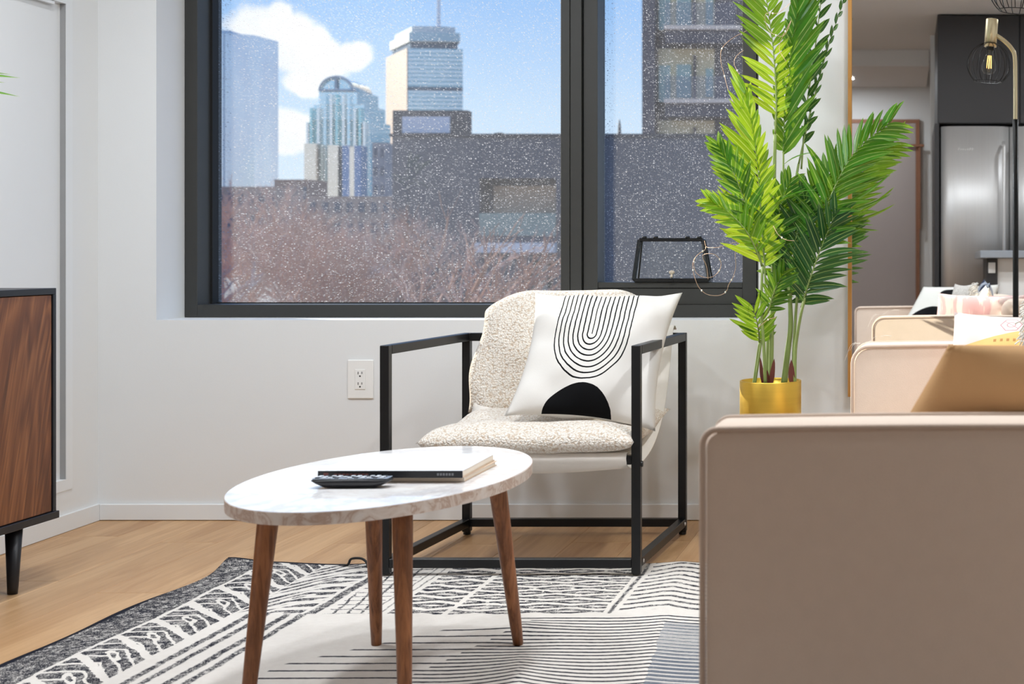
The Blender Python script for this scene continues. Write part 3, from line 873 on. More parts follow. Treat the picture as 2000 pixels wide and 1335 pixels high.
def pillow(w, h, t, pinch=.07, seed=0, wr=.006, front=1., back=1.):
    def fn(u, v, s):
        cu, cv = 1-pinch*(1-v*v)*abs(u)**3, 1-pinch*(1-u*u)*abs(v)**3
        x, y = w/2*u*cu, h/2*v*cv
        b = max(0, (1-abs(u)**2.4)*(1-abs(v)**2.4))
        z = s*t/2*(b**.55)*(front if s > 0 else back)
        n = noise.noise(Vector((u*2.2+seed, v*2.2, s*3)))*wr*2*b**.4
        rad = math.hypot(u, v); an = math.atan2(v, u)
        n += wr*.8*math.sin(an*9+seed)*max(0, rad-.35)*b**.5
        return Vector((x, y, z+n))
    return fn
def basis(c, xdir, ydir):
    x = Vector(xdir).normalized(); y = Vector(ydir); y = (y-x*y.dot(x)).normalized(); z = x.cross(y)
    M = Matrix((x, y, z)).transposed().to_4x4(); M.translation = Vector(c); return M
def warp(fn, A, B, Cc, D, w, h):
    """map pillow outline to the four world corners BL,BR,TL,TR"""
    A, B, Cc, D = map(Vector, (A, B, Cc, D)); n = ((B-A).cross(Cc-A)).normalized()
    def g(u, v, s):
        p = fn(u, v, s); a = p.x/w+.5; b = p.y/h+.5
        return A*(1-a)*(1-b)+B*a*(1-b)+Cc*(1-a)*b+D*a*b+n*p.z
    return g

# sherpa pad: seat and back
t = thing('sherpa_cushion', 'cream sherpa fleece cushion pad folded on the armchair', 'cushion')
def seat(u, v, s):
    sx = math.copysign(abs(u)**.9, u); y = 4.258+.272*v; f = (y-4.0)/.6
    x = -1.105+.010*f+.302*sx*(1-.05*(1-v*v))
    zt = .420+.022*(v+1)/2; zb = .340
    if v > .3: zb += .05*((v-.3)/.7)
    e = max(0, (1-abs(u)**5)*(1-abs(v)**6))**.42
    mid = (zt+zb)/2; z = mid+s*(zt-zb)/2*e
    z += (.010*noise.noise(Vector((x*6, y*6, s*2)))+.005*noise.noise(Vector((x*17, y*17, s))))*e
    if s > 0: z += .010*math.sin((y-4.0)*24)*e
    return Vector((x, y, z))
bm = bmesh.new(); soft_box(bm, seat, 60, 50); obj('seat_pad', bm, M_sherpa, t, True)
def backp(u, v, s):
    # v from the crease up to the rounded top
    z = .408+.382*(v+1)/2; a = (v+1)/2
    yc = 4.505+.105*a
    top = max(0, v)**4
    half = (.325 if u < 0 else .275)*(1-.06*a-.08*top)
    if v > .55 and abs(u) > .45: z -= .055*((v-.55)/.45)*((abs(u)-.45)/.55)**2
    z += .012*noise.noise(Vector((u*1.5, 3.1, 0)))*a
    x = -1.110+.02*a+half*math.copysign(abs(u)**.92, u)+.01*math.sin(v*5)
    e = max(0, (1-abs(u)**4)*(1-abs(v)**6))**.45
    y = yc-s*.048*e-.012*s*noise.noise(Vector((x*7, z*7, s*2)))*e-.005*noise.noise(Vector((x*18, z*18, s)))*e
    return Vector((x, y, z))
bm = bmesh.new(); soft_box(bm, backp, 56, 44); obj('back_pad', bm, M_sherpa, t, True)
place(t, (-1.1, 4.26, .36))

# printed pillow on the chair
M_arch = pillow_mat('arch_print_cover', srgb(232, 228, 222), 'arches')
w, h = .46, .46
bm = bmesh.new()
bl, br, tl, tr = W(985, 812, 4.10), W(1280, 842, 4.15), W(1045, 571, 4.43), W(1333, 571, 4.40)
soft_box(bm, warp(pillow(w, h, .145, .115, 3, .014), bl, br, tl, tr, w, h), 44, 44)
o = obj('throw_pillow', bm, M_arch, None, True); tag(o, 'white square pillow with black concentric arches and half disc, on the armchair', 'pillow', 'throw pillows')

# ------------------------------------------------------------------ sofa
t = thing('sofa', 'cream linen sofa with piped square arms in right foreground', 'sofa')
NY, NT, FYs = 2.055, .145, 3.81
SH = .663; XB = .56
def rr_outline(x0, x1, z0, z1, r0, r1, n=6):
    pts = [(x0, z0)]
    for k in range(n+1):
        a = PI-k*PI/2/n; pts.append((x0+r0+r0*math.cos(a), z1-r0+r0*math.sin(a)))
    m = 10
    for k in range(1, m): 
        q = k/m; pts.append((x0+r0+(x1-r1-x0-r0)*q, z1+.004*math.sin(q*PI)))
    for k in range(n+1):
        a = PI/2-k*PI/2/n; pts.append((x1-r1+r1*math.cos(a), z1-r1+r1*math.sin(a)))
    pts.append((x1, z0)); return pts
def arm(x0, y0, y1, r0):
    out = rr_outline(x0, XB, .10, SH, r0, .04)
    bm = bmesh.new(); nyy = 6; rings = []
    for j in range(nyy+1):
        a = j/nyy; ins = .006*(abs(2*a-1)**6); bul = .004*math.sin(a*PI)
        cx, cz = (x0+XB)/2, .38
        rings.append([bm.verts.new((p[0]-math.copysign(ins-bul, p[0]-cx)*(1 if abs(p[0]-cx) > .3 else 0), y0+(y1-y0)*a, p[1]-(ins-bul)*(1 if p[1] > .6 else 0))) for p in out])
    n = len(out)
    for A, B in zip(rings, rings[1:]):
        for k in range(n): bm.faces.new((A[k], B[k], B[(k+1) % n], A[(k+1) % n]))
    bm.faces.new(rings[0]); bm.faces.new(rings[-1][::-1])
    bmesh.ops.recalc_face_normals(bm, faces=bm.faces[:])
    o = obj('arm', bm, M_sofa, t, True)
    try:
        md = o.modifiers.new('ws', 'WEIGHTED_NORMAL'); md.keep_sharp = True
    except Exception: pass
    for f in o.data.polygons:
        if len(f.vertices) > 4: f.use_smooth = False
    for yy in (y0, y1):
        bm = bmesh.new(); pts = [Vector((p[0], yy, p[1]-.001)) for p in out]
        tube(bm, pts, .0048, 8); obj('piping', bm, M_piping, o, True)
    return o
nx0, fx0 = -.314, -.184
arm(nx0, NY, NY+NT, .022); arm(fx0, FYs, FYs+.15, .045)
def shx(y): return (y-NY)*(fx0-nx0)/(FYs-NY)
def sheared(bm):
    for v in bm.verts:
        if v.co.x < .2: v.co.x += shx(v.co.y)
    return bm
obj('base', sheared(bx(nx0+.02, XB-.01, NY+NT, FYs, .10, .27, .01, 2)), M_sofa, t)
for y0, y1 in ((NY+NT+.004, 3.0), (3.004, FYs-.004)):
    o = obj('seat_cushion', sheared(bx(nx0+.015, .36, y0, y1, .272, .425, .03, 4)), M_sofa, t, True)
    o = obj('back_cushion', bx(.345, .50, y0+.01, y1-.01, .43, .735, .05, 4), M_sofa, t, True)
obj('back_panel', bx(.50, XB-.005, NY+NT, FYs, .27, .70, .012, 2), M_sofa, t)
for x, y in ((nx0+.06, NY+.06), (XB-.08, NY+.06), (fx0+.06, FYs+.08), (XB-.08, FYs+.08)):
    bm = bmesh.new(); tube(bm, [(x, y, .009), (x, y, .10)], [.018, .024], 14); obj('leg', bm, M_leg, t, True)
# loose threads on the far arm
bm = bmesh.new()
for pts in ([(1672, 668), (1662, 674), (1655, 690), (1650, 704)], [(1690, 671), (1700, 660), (1706, 640), (1712, 630)], [(1680, 670), (1668, 672), (1660, 684)], [(1720, 629), (1730, 624), (1742, 627)]):
    tube(bm, spline([W(a, b, 3.80+.02*i) if b > 660 else W(a, 668+(b-668)*.3, 3.82) for i, (a, b) in enumerate(pts)], 5), .0005, 4)
obj('loose_thread', bm, M_canvas, t, label='frayed pale threads')
place(t, (.12, 2.9, 0))

# ------------------------------------------------------------------ sofa pillows
def world_pillow(label, corners, mat, th, seed, w=.45, h=.45, pinch=.08, wr=.006, nu=32):
    bm = bmesh.new(); soft_box(bm, warp(pillow(w, h, th, pinch, seed, wr), *corners, w, h), nu, nu)
    o = obj('throw_pillow', bm, mat, None, True); return tag(o, label, 'pillow', 'throw pillows')
ST = .43
# near arm pillow: front (away from camera) white with black shapes, back tan
M_bw = pillow_mat('blob_print_cover', srgb(228, 228, 222), 'blobs', srgb(216, 172, 124))
world_pillow('tan backed pillow with white and black front, leaning on the near sofa arm',
             ((.33, 2.37, ST+.005), (-.150, 2.37, ST+.03), (.44, 2.235, .785), (.042, 2.235, .772)), M_bw, .12, 1, pinch=.04)
M_crest = pillow_mat('crest_print_cover', srgb(246, 226, 220), 'crest')
world_pillow('pale pink pillow with orange crest print, leaning on the far sofa arm',
             ((.02, 3.55, ST+.012), (.45, 3.55, ST+.008), (.085, 3.71, .758), (.46, 3.71, .752)), M_crest, .13, 5)
M_navy = pillow_mat('navy_stripe_cover', srgb(186, 194, 208), 'navy')
world_pillow('navy and pale blue striped pillow against the sofa back, seen in mirror',
             ((.27, 2.78, ST+.012), (.27, 3.20, ST+.012), (.33, 2.76, .815), (.33, 3.20, .80)), M_navy, .10, 8)
M_grey = pillow_mat('pale_grey_cover', srgb(214, 210, 204), 'tweed')
world_pillow('plain pale grey pillow beside the black and white one, seen in mirror',
             ((.13, 2.42, ST+.012), (.25, 2.72, ST+.012), (.20, 2.40, .79), (.30, 2.72, .80)), M_grey, .09, 11)
# cream pillow with a shaggy face
M_shag = pillow_mat('shaggy_cover', srgb(240, 236, 228), 'tweed')
sh = world_pillow('fluffy cream shaggy pillow at the far end of the sofa back', ((.25, 3.24, ST+.012), (.25, 3.46, ST+.012), (.31, 3.24, .79), (.31, 3.46, .78)), M_shag, .10, 14)
bm = bmesh.new()
for k in range(260):
    y = random.uniform(3.25, 3.45); z = random.uniform(.46, .80); x = .205+(z-.44)*.14+random.uniform(0, .02)
    p = Vector((x, y, z)); d = Vector((-random.uniform(.01, .03), random.uniform(-.02, .02), random.uniform(-.025, .01)))
    tube(bm, [p, p+d*.6, p+d+Vector((0, 0, -.008))], .0018, 4)
obj('fringe', bm, M_shag, sh, kind='stuff')

# ------------------------------------------------------------------ floor lamp (beyond the sofa, out of frame but in the mirror)
t = thing('floor_lamp', 'brass and black floor lamp with wire globe shade, seen in mirror', 'lamp')
lx, ly = .380, 4.065
zs = lambda y: .92+(487-y+7)/2800*5.655
bm = bmesh.new(); lathe(bm, [(0, .001), (.082, .001), (.085, .006), (.083, .016), (.02, .02), (.012, .03)], 36, (lx, ly, 0)); obj('base', bm, M_black, t, True)
zj = zs(233)
bm = bmesh.new(); tube(bm, [(lx, ly, .02), (lx, ly, zj)], .0115, 14); obj('pole', bm, M_black, t, True)
px_ = lambda x: (x+5-1800)/2800*5.655
arm_pts = spline([(lx, ly, zj-.02), (lx, ly, zs(160)), (lx-.002, ly, zs(112)), (px_(1976), ly, zs(95)), (px_(1962), ly, zs(80)), (px_(1942), ly, zs(66))], 6)
bm = bmesh.new(); tube(bm, arm_pts, .0085, 12); obj('arm', bm, M_brass, t, True)
tilt = Matrix.Translation((px_(1936), ly, zs(64))) @ Matrix.Rotation(math.radians(4), 4, 'Y')
hl = .110
bm = bmesh.new(); lathe(bm, [(0, .055), (.0235, .055), (.0245, .053), (.0245, -.055), (.020, -.055)], 28); bmesh.ops.transform(bm, matrix=tilt, verts=bm.verts[:]); obj('lamp_head', bm, M_brass, t, True)
R = .086; gm = tilt @ Matrix.Translation((0, 0, -.125))
cage = bmesh.new()
for k in range(18):
    a = k*2*PI/18; pts = []
    for i in range(13):
        ph = math.radians(18+ (142-18)*i/12); pts.append(gm @ Vector((R*math.sin(ph)*math.cos(a), R*math.sin(ph)*math.sin(a), R*math.cos(ph))))
    tube(cage, pts, .0014, 5)
for ph in (18, 142):
    r_, z_ = R*math.sin(math.radians(ph)), R*math.cos(math.radians(ph))
    tube(cage, [gm @ Vector((r_*math.cos(k*2*PI/28), r_*math.sin(k*2*PI/28), z_)) for k in range(28)], .0014, 5, close=True)
obj('wire_shade', cage, M_black, t)
bm = bmesh.new(); lathe(bm, [(.0, .082), (.016, .082), (.016, .058), (.013, .056)], 20); bmesh.ops.transform(bm, matrix=gm, verts=bm.verts[:]); obj('socket', bm, M_dark, t, True)
bm = bmesh.new(); lathe(bm, [(.013, .056), (.014, .045), (.022, .020), (.030, -.004), (.029, -.020), (.020, -.034), (0, -.040)], 24); bmesh.ops.transform(bm, matrix=gm, verts=bm.verts[:])
bulb = obj('bulb', bm, M_clear, t, True)
bm = bmesh.new()
for k in range(4):
    a = k*PI/2; tube(bm, [gm @ Vector((.006*math.cos(a), .006*math.sin(a), .035)), gm @ Vector((.009*math.cos(a), .009*math.sin(a), -.015))], .0016, 6)
obj('filament', bm, emis('filament_glow', (1, .62, .18, 1), 2.5), bulb)
place(t, (lx, ly, 0))

# ------------------------------------------------------------------ media cabinet, left edge
t = thing('media_cabinet', 'mid-century walnut cabinet with black case at left edge', 'cabinet')
cx1, cy1, cy0 = -2.39, 3.955, 2.55; cx0 = -2.712
zb, zt_ = .180, .814; tk = .017
obj('top_panel', bx(cx0, cx1+.003, cy0, cy1, zt_-tk, zt_, .001, 1), M_blackwood, t)
obj('bottom_panel', bx(cx0, cx1+.008, cy0-.004, cy1+.006, zb, zb+.020, .001, 1), M_blackwood, t)
obj('side_panel', bx(cx0, cx1+.003, cy1-.014, cy1, zb+.020, zt_-tk, .001, 1), M_blackwood, t)
obj('side_panel', bx(cx0, cx1+.003, cy0, cy0+.014, zb+.020, zt_-tk, .001, 1), M_blackwood, t)
obj('back_panel', bx(cx0, cx0+.008, cy0+.014, cy1-.014, zb+.020, zt_-tk), M_blackwood, t)
ys = [cy0+.016, cy0+.016+(cy1-cy0-.032)/3, cy0+.016+2*(cy1-cy0-.032)/3, cy1-.016]
for a, b in zip(ys, ys[1:]):
    obj('door', bx(cx1-.016, cx1, a+.0015, b-.0015, zb+.022, zt_-tk-.002, .0008, 1), M_walnut, t)
for y in (cy0+.12, cy1-.125):
    for x in (cx1-.035, cx0+.05):
        bm = bmesh.new(); tube(bm, [(x-.004, y+.0, .001), (x-.003, y, .02), (x, y, zb)], [.0125, .0135, .0215], 18); obj('leg', bm, M_blackwood, t, True)
place(t, ((cx0+cx1)/2, (cy0+cy1)/2, 0))
# plant on the cabinet: only leaf tips reach the frame
def leaflet(name, p, d, L, wid, nrm, droop, mat, parent, seg=6, fold=.25, curl=0.):
    bm = bmesh.new(); uvl = bm.loops.layers.uv.new('UVMap')
    d = d.normalized(); side = d.cross(nrm).normalized(); n = side.cross(d).normalized()
    rows = []; pos = Vector(p); dirv = d.copy()
    for i in range(seg+1):
        a = i/seg
        ww = wid*min(1., (.30+2.6*a))*max(0, 1-a**2.6)**.75 if i else wid*.28
        s2 = side
        lift = n*(fold*ww*.5)
        if i == seg: rows.append([bm.verts.new(pos)])
        else: rows.append([bm.verts.new(pos-s2*ww*.5+lift), bm.verts.new(pos), bm.verts.new(pos+s2*ww*.5+lift)])
        dirv = (dirv+Vector((0, 0, -1))*droop/seg+n*curl/seg).normalized()
        pos = pos+dirv*(L/seg)
    def face(vs, uvs):
        f = bm.faces.new(vs); f.smooth = True
        for lp, q in zip(f.loops, uvs): lp[uvl].uv = q
    for i in range(seg):
        A, B = rows[i], rows[i+1]; v0, v1 = i/seg, (i+1)/seg
        if len(B) == 3:
            face((A[0], A[1], B[1], B[0]), ((0, v0), (.5, v0), (.5, v1), (0, v1))); face((A[1], A[2], B[2], B[1]), ((.5, v0), (1, v0), (1, v1), (.5, v1)))
        else:
            face((A[0], A[1], B[0]), ((0, v0), (.5, v0), (.5, v1))); face((A[1], A[2], B[0]), ((.5, v0), (1, v0), (.5, v1)))
    return obj(name, bm, mat, parent)
t = thing('potted_plant', 'slender leafed plant on the walnut cabinet, only leaf tips showing', 'plant')
pb = Vector((-2.56, 3.28, zt_))
bm = bmesh.new(); lathe(bm, [(0, .001), (.055, .001), (.075, .12), (.078, .13), (.070, .13), (.066, .115), (0, .112)], 32, pb); obj('pot', bm, M_plastic_white, t, True)
bm = bmesh.new(); tube(bm, [pb+Vector((0, 0, .10)), pb+Vector((.01, .01, .30)), pb+Vector((.02, .03, .46))], [.010, .008, .005], 8); obj('stem', bm, M_stem, t, True)
top = pb+Vector((.02, .03, .44))
for tipx, tipy, d_ in ((26, 160, 3.70), (25, 203, 3.68), (7, 151, 3.72), (0, 188, 3.60)):
    tip = W(tipx, tipy, d_); v = tip-top
    leaflet('leaf', top, v+Vector((0, 0, .16)), v.length*1.06, .030, Vector((.4, -1, .5)), .55, M_leafA, t, 7)
for k in range(12):
    a = k*2*PI/12+.3; 
    if math.sin(a) > .1 and math.cos(a) > -.5: continue
    leaflet('leaf', top-Vector((0, 0, .02*(k % 4))), Vector((math.cos(a)*.45, math.sin(a), .5)), .22, .024, Vector((0, 0, 1)), .9, M_leafA, t, 6)
place(t, pb)

# ------------------------------------------------------------------ palm in gold pot
palm = thing('potted_palm', 'tall artificial palm in a gold pot beside the window', 'plant')
PD = 4.47
pc = W(1505, 742, PD); pr = .0955; pt = pc.z
bm = bmesh.new(); lathe(bm, [(0, pt-.205), (pr-.006, pt-.205), (pr, pt-.198), (pr, pt-.002), (pr-.001, pt), (pr-.004, pt), (pr-.005, pt-.003), (pr-.006, pt-.03), (0, pt-.03)], 64, (pc.x, PD, 0))
pot = obj('pot', bm, M_gold, palm, True)
bm = bmesh.new(); lathe(bm, [(0, pt-.026), (pr-.0065, pt-.028)], 32, (pc.x, PD, 0)); obj('soil', bm, M_soil, palm, True)
bm = bmesh.new()
for k in range(4):
    a = k*PI/2+PI/4; c, s = math.cos(a), math.sin(a)
    bar(bm, (pc.x+c*.098, PD+s*.098, .001), (pc.x+c*.098, PD+s*.098, pt-.10), .012)
for a in (PI/4, 3*PI/4):
    c, s = math.cos(a), math.sin(a); bar(bm, (pc.x-c*.098, PD-s*.098, pt-.212), (pc.x+c*.098, PD+s*.098, pt-.212), .012)
obj('plant_stand', bm, M_black, palm, label='black metal plant stand')
def stem(pts, r0, r1, mat=M_stem):
    P = spline([W(x, y, PD+d) for x, y, d in pts], 6); n = len(P)
    bm = bmesh.new(); tube(bm, P, [r0+(r1-r0)*i/(n-1) for i in range(n)], 8); return obj('stem', bm, mat, palm, True)
stem([(1471, 752, .03), (1477, 710, .03), (1483, 668, .03)], .0035, .003); stem([(1474, 752, 0), (1482, 700, 0), (1488, 660, 0)], .004, .003)
stem([(1495, 752, -.04), (1492, 680, -.05), (1487, 600, -.05), (1489, 520, -.05)], .0055, .004)
stem([(1505, 752, 0), (1507, 660, 0), (1510, 520, .01), (1512, 360, .01), (1514, 262, .01)], .008, .005)
stem([(1531, 752, .03), (1538, 690, .03), (1544, 640, .03), (1543, 590, .03), (1535, 440, .03), (1530, 340, .03)], .010, .005)
stem([(1552, 752, -.03), (1554, 680, -.03), (1563, 620, -.04), (1573, 580, -.04)], .0055, .004)
stem([(1552, 752, .02), (1550, 690, .02), (1556, 590, .03), (1565, 480, .04)], .005, .004)
stem([(1500, 752, .05), (1502, 640, .06), (1530, 480, .08), (1560, 320, .10)], .006, .004)
# brown sheaths at the base
for x, y0, x1, y1, wd in ((1491, 752, 1484, 697, .014), (1502, 752, 1498, 722, .012), (1506, 752, 1512, 700, .017), (1547, 752, 1545, 702, .022)):
    p, q = W(x, y0, PD-.03), W(x1, y1, PD-.035); leaflet('sheath', p, q-p, (q-p).length, wd, Vector((0, -1, 0)), 0, M_sheath, palm, 6, .5, -.15)
leaf_count = [0]
def frond(rach, n, Ll, Lr, mat, a0=58, a1=22, wid=.022, droop=.35, nrm=(0, -1, .15), start=.12, curl=.0, tipL=.55, rr=.0032, jit=.12):
    """rach: rachis points (px, py, depth offset); leaflets of lengths Ll (left) / Lr (right) in metres"""
    P = spline([W(x, y, PD+d) for x, y, d in rach], 10); m = len(P)
    bm = bmesh.new(); tube(bm, P, [rr*(1-.75*i/(m-1)) for i in range(m)], 6); fo = obj('frond', bm, M_stem, palm, True)
    nv = Vector(nrm).normalized(); extra = []
    for side, L in ((1, Ll), (-1, Lr)):
        if L <= 0: continue
        for k in range(n):
            a = start+(1-start)*(k+.5*(side > 0))/n; a = min(a, .995)
            f = a*(m-1); i = min(int(f), m-2); p = P[i].lerp(P[i+1], f-i); tg = (P[i+1]-P[i]).normalized()
            sv = nv.cross(tg).normalized()*side     # +1 = left of travel as the camera sees it
            ang = math.radians(a0+(a1-a0)*a+random.uniform(-5, 5))
            d = tg*math.cos(ang)+sv*math.sin(ang)+nv*random.uniform(-.10, .25)
            ln = L*(.62+.38*math.sin(min(1, a*1.5)*PI*.5+.1))*(1-(1-tipL)*max(0, (a-.5)/.5)**1.3)*random.uniform(1-jit, 1+jit*.6)
            o = leaflet('leaflet', p, d, ln, wid*random.uniform(.85, 1.12), nv+sv*.35+Vector((random.uniform(-.25, .25), 0, random.uniform(-.25, .25))), droop*random.uniform(.5, 1.3), mat, fo, 6, .28, curl)
            leaf_count[0] += 1
            if leaf_count[0] > 295: extra.append(o)
    if extra:                                   # past 300: the hindmost leaflets are one piece
        bm = bmesh.new()
        for o in extra: bm.from_mesh(o.data)
        for o in extra: bpy.data.objects.remove(o)
        e = obj('leaflets', bm, mat, fo, kind='stuff')
    return fo
frond([(1497, 590, -.05), (1492, 500, -.05), (1485, 400, -.06), (1477, 300, -.05), (1456, 175, -.03)], 22, .190, .095, M_leafY, 66, 14, droop=.32, nrm=(.15, -1, .25), start=.2, wid=.024)
frond([(1514, 262, .01), (1516, 190, .0), (1510, 95, -.01), (1497, 0, -.02), (1482, -90, -.02)], 20, .150, .080, M_leafY, 60, 28, droop=.2, nrm=(.25, -1, .1))
frond([(1530, 345, .03), (1531, 250, .03), (1538, 150, .02), (1552, 50, .02), (1570, -60, .01)], 22, .07, .185, M_leafA, 44, 24, droop=.08, nrm=(-.25, -1, .05), wid=.030)
frond([(1573, 580, -.04), (1592, 480, -.05), (1622, 385, -.06), (1668, 300, -.04), (1742, 236, .02)], 20, .170, .165, M_leafA, 58, 22, droop=.5, nrm=(-.2, -1, .2), start=.25, wid=.024)
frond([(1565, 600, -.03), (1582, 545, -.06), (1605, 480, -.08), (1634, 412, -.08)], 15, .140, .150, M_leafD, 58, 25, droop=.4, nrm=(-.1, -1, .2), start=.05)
frond([(1488, 520, -.05), (1466, 430, -.08), (1436, 345, -.10), (1400, 280, -.10)], 15, .095, .10, M_leafA, 58, 20, droop=.25, nrm=(.1, -1, .3), start=.2, wid=.020)
frond([(1490, 520, -.05), (1462, 458, -.09), (1424, 416, -.11), (1384, 392, -.11)], 13, .085, .10, M_leafY, 58, 20, droop=.2, nrm=(.1, -1, .3), start=.15, wid=.020)
frond([(1500, 610, -.07), (1512, 570, -.09), (1530, 532, -.11)], 9, .075, .085, M_leafA, 60, 15, wid=.016, droop=.3, start=.08, tipL=.8)
frond([(1483, 668, 0), (1482, 650, -.02), (1478, 626, -.05), (1470, 600, -.08)], 7, .12, .10, M_leafA, 60, 30, wid=.018, droop=-.05, nrm=(.2, -1, .3), start=.0, tipL=.8)
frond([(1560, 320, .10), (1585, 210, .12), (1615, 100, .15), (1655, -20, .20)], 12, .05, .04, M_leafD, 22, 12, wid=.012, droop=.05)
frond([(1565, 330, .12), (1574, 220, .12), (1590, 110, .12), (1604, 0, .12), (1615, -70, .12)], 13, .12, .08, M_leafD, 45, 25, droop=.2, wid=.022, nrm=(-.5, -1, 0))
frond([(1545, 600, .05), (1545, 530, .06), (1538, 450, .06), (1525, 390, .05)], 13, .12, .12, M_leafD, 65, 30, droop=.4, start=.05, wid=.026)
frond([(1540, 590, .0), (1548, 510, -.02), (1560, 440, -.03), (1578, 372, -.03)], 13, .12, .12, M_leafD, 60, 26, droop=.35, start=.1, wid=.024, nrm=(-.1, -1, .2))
frond([(1512, 520, .0), (1516, 460, -.02), (1526, 400, -.03), (1544, 350, -.03)], 12, .10, .11, M_leafA, 60, 26, droop=.35, start=.1, wid=.022, nrm=(-.1, -1, .2))
frond([(1530, 560, .06), (1520, 480, .06), (1505, 420, .06), (1490, 370, .05)], 11, .11, .11, M_leafA, 65, 30, droop=.4, start=.05, wid=.024)
frond([(1565, 480, .04), (1585, 420, .03), (1610, 360, .02), (1640, 310, .02)], 12, .11, .12, M_leafA, 62, 30, droop=.2, start=.1, wid=.024, nrm=(-.2, -1, .1))
for a, b, cc_ in (((1640, 405, -.06), (1740, 350, -.02), .5), ((1630, 420, -.06), (1738, 388, -.02), .45), ((1620, 432, -.05), (1700, 425, .0), .1)):
    p, q = W(a[0], a[1], PD+a[2]), W(b[0], b[1], PD+b[2]); leaflet('leaflet', p, q-p-Vector((0, 0, .03)), (q-p).length*1.08, .020, Vector((0, -.6, 1)), -cc_, M_leafA, palm, 8, .3)
for a, b in (((1512, 400, -.06), (1590, 372, -.10)), ((1530, 322, -.02), (1594, 305, -.05)), ((1522, 395, -.04), (1580, 392, -.1))):
    p, q = W(a[0], a[1], PD+a[2]), W(b[0], b[1], PD+b[2]); leaflet('leaflet', p, q-p+Vector((0, 0, .06)), (q-p).length*1.1, .018, Vector((0, -.3, 1)), .7, M_leafA, palm, 7, .3)
place(palm, (pc.x, PD, 0))

# ------------------------------------------------------------------ glass box on the window ledge
t = thing('glass_box', 'slant-front black framed glass box on the window ledge', 'box')
bD = SY-.012
zb0 = zt+.0005
def bp(x, y, d): return W(x, y, d)
y0d, y1d, y2d = SY-.006, SY+.035, SY+.085
base_z = zt+.0012
A = Vector((W(1237, 0, y0d).x, y0d+.008, base_z+.007)); B = Vector((W(1384, 0, y0d).x, y0d+.008, base_z+.007))
topz = W(0, 468, y1d).z
Cc = Vector((W(1249, 0, y1d).x, y1d, topz)); D = Vector((W(1373, 0, y1d).x, y1d, topz))
A2 = Vector((A.x, y2d, base_z+.007)); B2 = Vector((B.x, y2d, base_z+.007)); C2 = Vector((Cc.x, y2d, topz)); D2 = Vector((D.x, y2d, topz))
bm = bmesh.new()
for p, q in ((A, B), (Cc, D), (A, Cc), (B, D)): bar(bm, p, q, .0125)
lid = obj('lid_frame', bm, M_black, t)
bm = bmesh.new()
for p, q in ((A2, B2), (C2, D2), (A2, C2), (B2, D2), (A, A2), (B, B2), (Cc, C2), (D, D2)): bar(bm, p, q, .006)
obj('box_frame', bm, M_black, t)
def quad(*ps):
    bm = bmesh.new(); bm.faces.new([bm.verts.new(p) for p in ps]); r = bmesh.ops.solidify(bm, geom=bm.faces[:], thickness=.002); return bm
obj('lid_glass', quad(A, B, D, Cc), M_clear, t); obj('side_glass', quad(A, A2, C2, Cc), M_clear, t); obj('side_glass', quad(B, B2, D2, D), M_clear, t); obj('back_glass', quad(A2, B2, D2, C2), M_clear, t)
obj('base', bx(A.x+.004, B.x-.002, y0d+.002, y2d+.004, base_z-.0005, base_z+.004, .0008, 1), M_black, t)
for x in (1259, 1281, 1343, 1366):
    c = W(x, 466, y1d); bm = bmesh.new(); tube(bm, [(c.x-.008, y1d, topz+.008), (c.x+.008, y1d, topz+.008)], .005, 8); obj('hinge', bm, M_black, lid, True)
kc = Vector(((A.x+B.x)/2, y0d+.004, base_z+.012))
bm = bmesh.new(); ico(bm, kc+Vector((0, .012, .022)), .011, 2, (1, .8, .75)); tube(bm, [kc+Vector((0, .004, .004)), kc+Vector((0, .012, .016))], .0045, 10); obj('knob', bm, simple('shell_knob', srgb(206, 192, 174), .35, var=.25, scale=120), lid, True)
obj('clasp', bx(kc.x-.009, kc.x+.009, y0d-.003, y0d+.003, base_z, base_z+.008, .001, 1), M_black, t)
place(t, (kc.x, SY+.04, zt))

# ------------------------------------------------------------------ string of fairy lights wound through the palm
t = thing('fairy_lights', 'thin copper wire string of fairy lights hanging from the palm', 'string lights')
def wire(pts, bulbs):
    P = spline([W(x, y, d) for x, y, d in pts], 8)
    bm = bmesh.new(); tube(bm, P, .00085, 5); obj('wire', bm, M_copper, t, True)
    for b in bulbs:
        p = P[int(b*(len(P)-1))]; bm = bmesh.new(); ico(bm, p, .0028, 1, (1, 1, 1.5)); obj('bulb', bm, M_fairy, t, True)
fd = 4.50
wire([(1470, 470, 4.46), (1440, 472, fd), (1420, 478, fd), (1400, 483, fd), (1380, 482, 4.54), (1376, 470, 4.56), (1378, 486, 4.55), (1365, 495, fd), (1354, 510, fd), (1353, 525, fd), (1358, 545, fd), (1366, 562, fd), (1380, 574, fd), (1398, 577, fd), (1412, 574, fd), (1420, 566, fd), (1423, 556, fd), (1432, 540, fd), (1437, 520, fd), (1436, 500, fd), (1437, 487, fd), (1441, 474, 4.48), (1452, 460, 4.45)], (.1, .3, .42, .52, .66, .76))
wire([(1376, 488, 4.55), (1360, 500, fd), (1355, 515, fd), (1360, 532, fd), (1374, 541, fd), (1392, 540, fd), (1405, 528, fd), (1408, 512, fd), (1398, 498, fd), (1384, 495, fd), (1372, 500, 4.53), (1380, 520, 4.54), (1383, 545, 4.54)], (.15, .5, .62))
wire([(1458, 60, 4.44), (1430, 75, 4.46), (1410, 95, 4.47), (1408, 120, 4.47), (1414, 145, 4.47), (1422, 175, 4.46), (1432, 200, 4.45), (1440, 215, 4.42)], (.3, .6, .9))
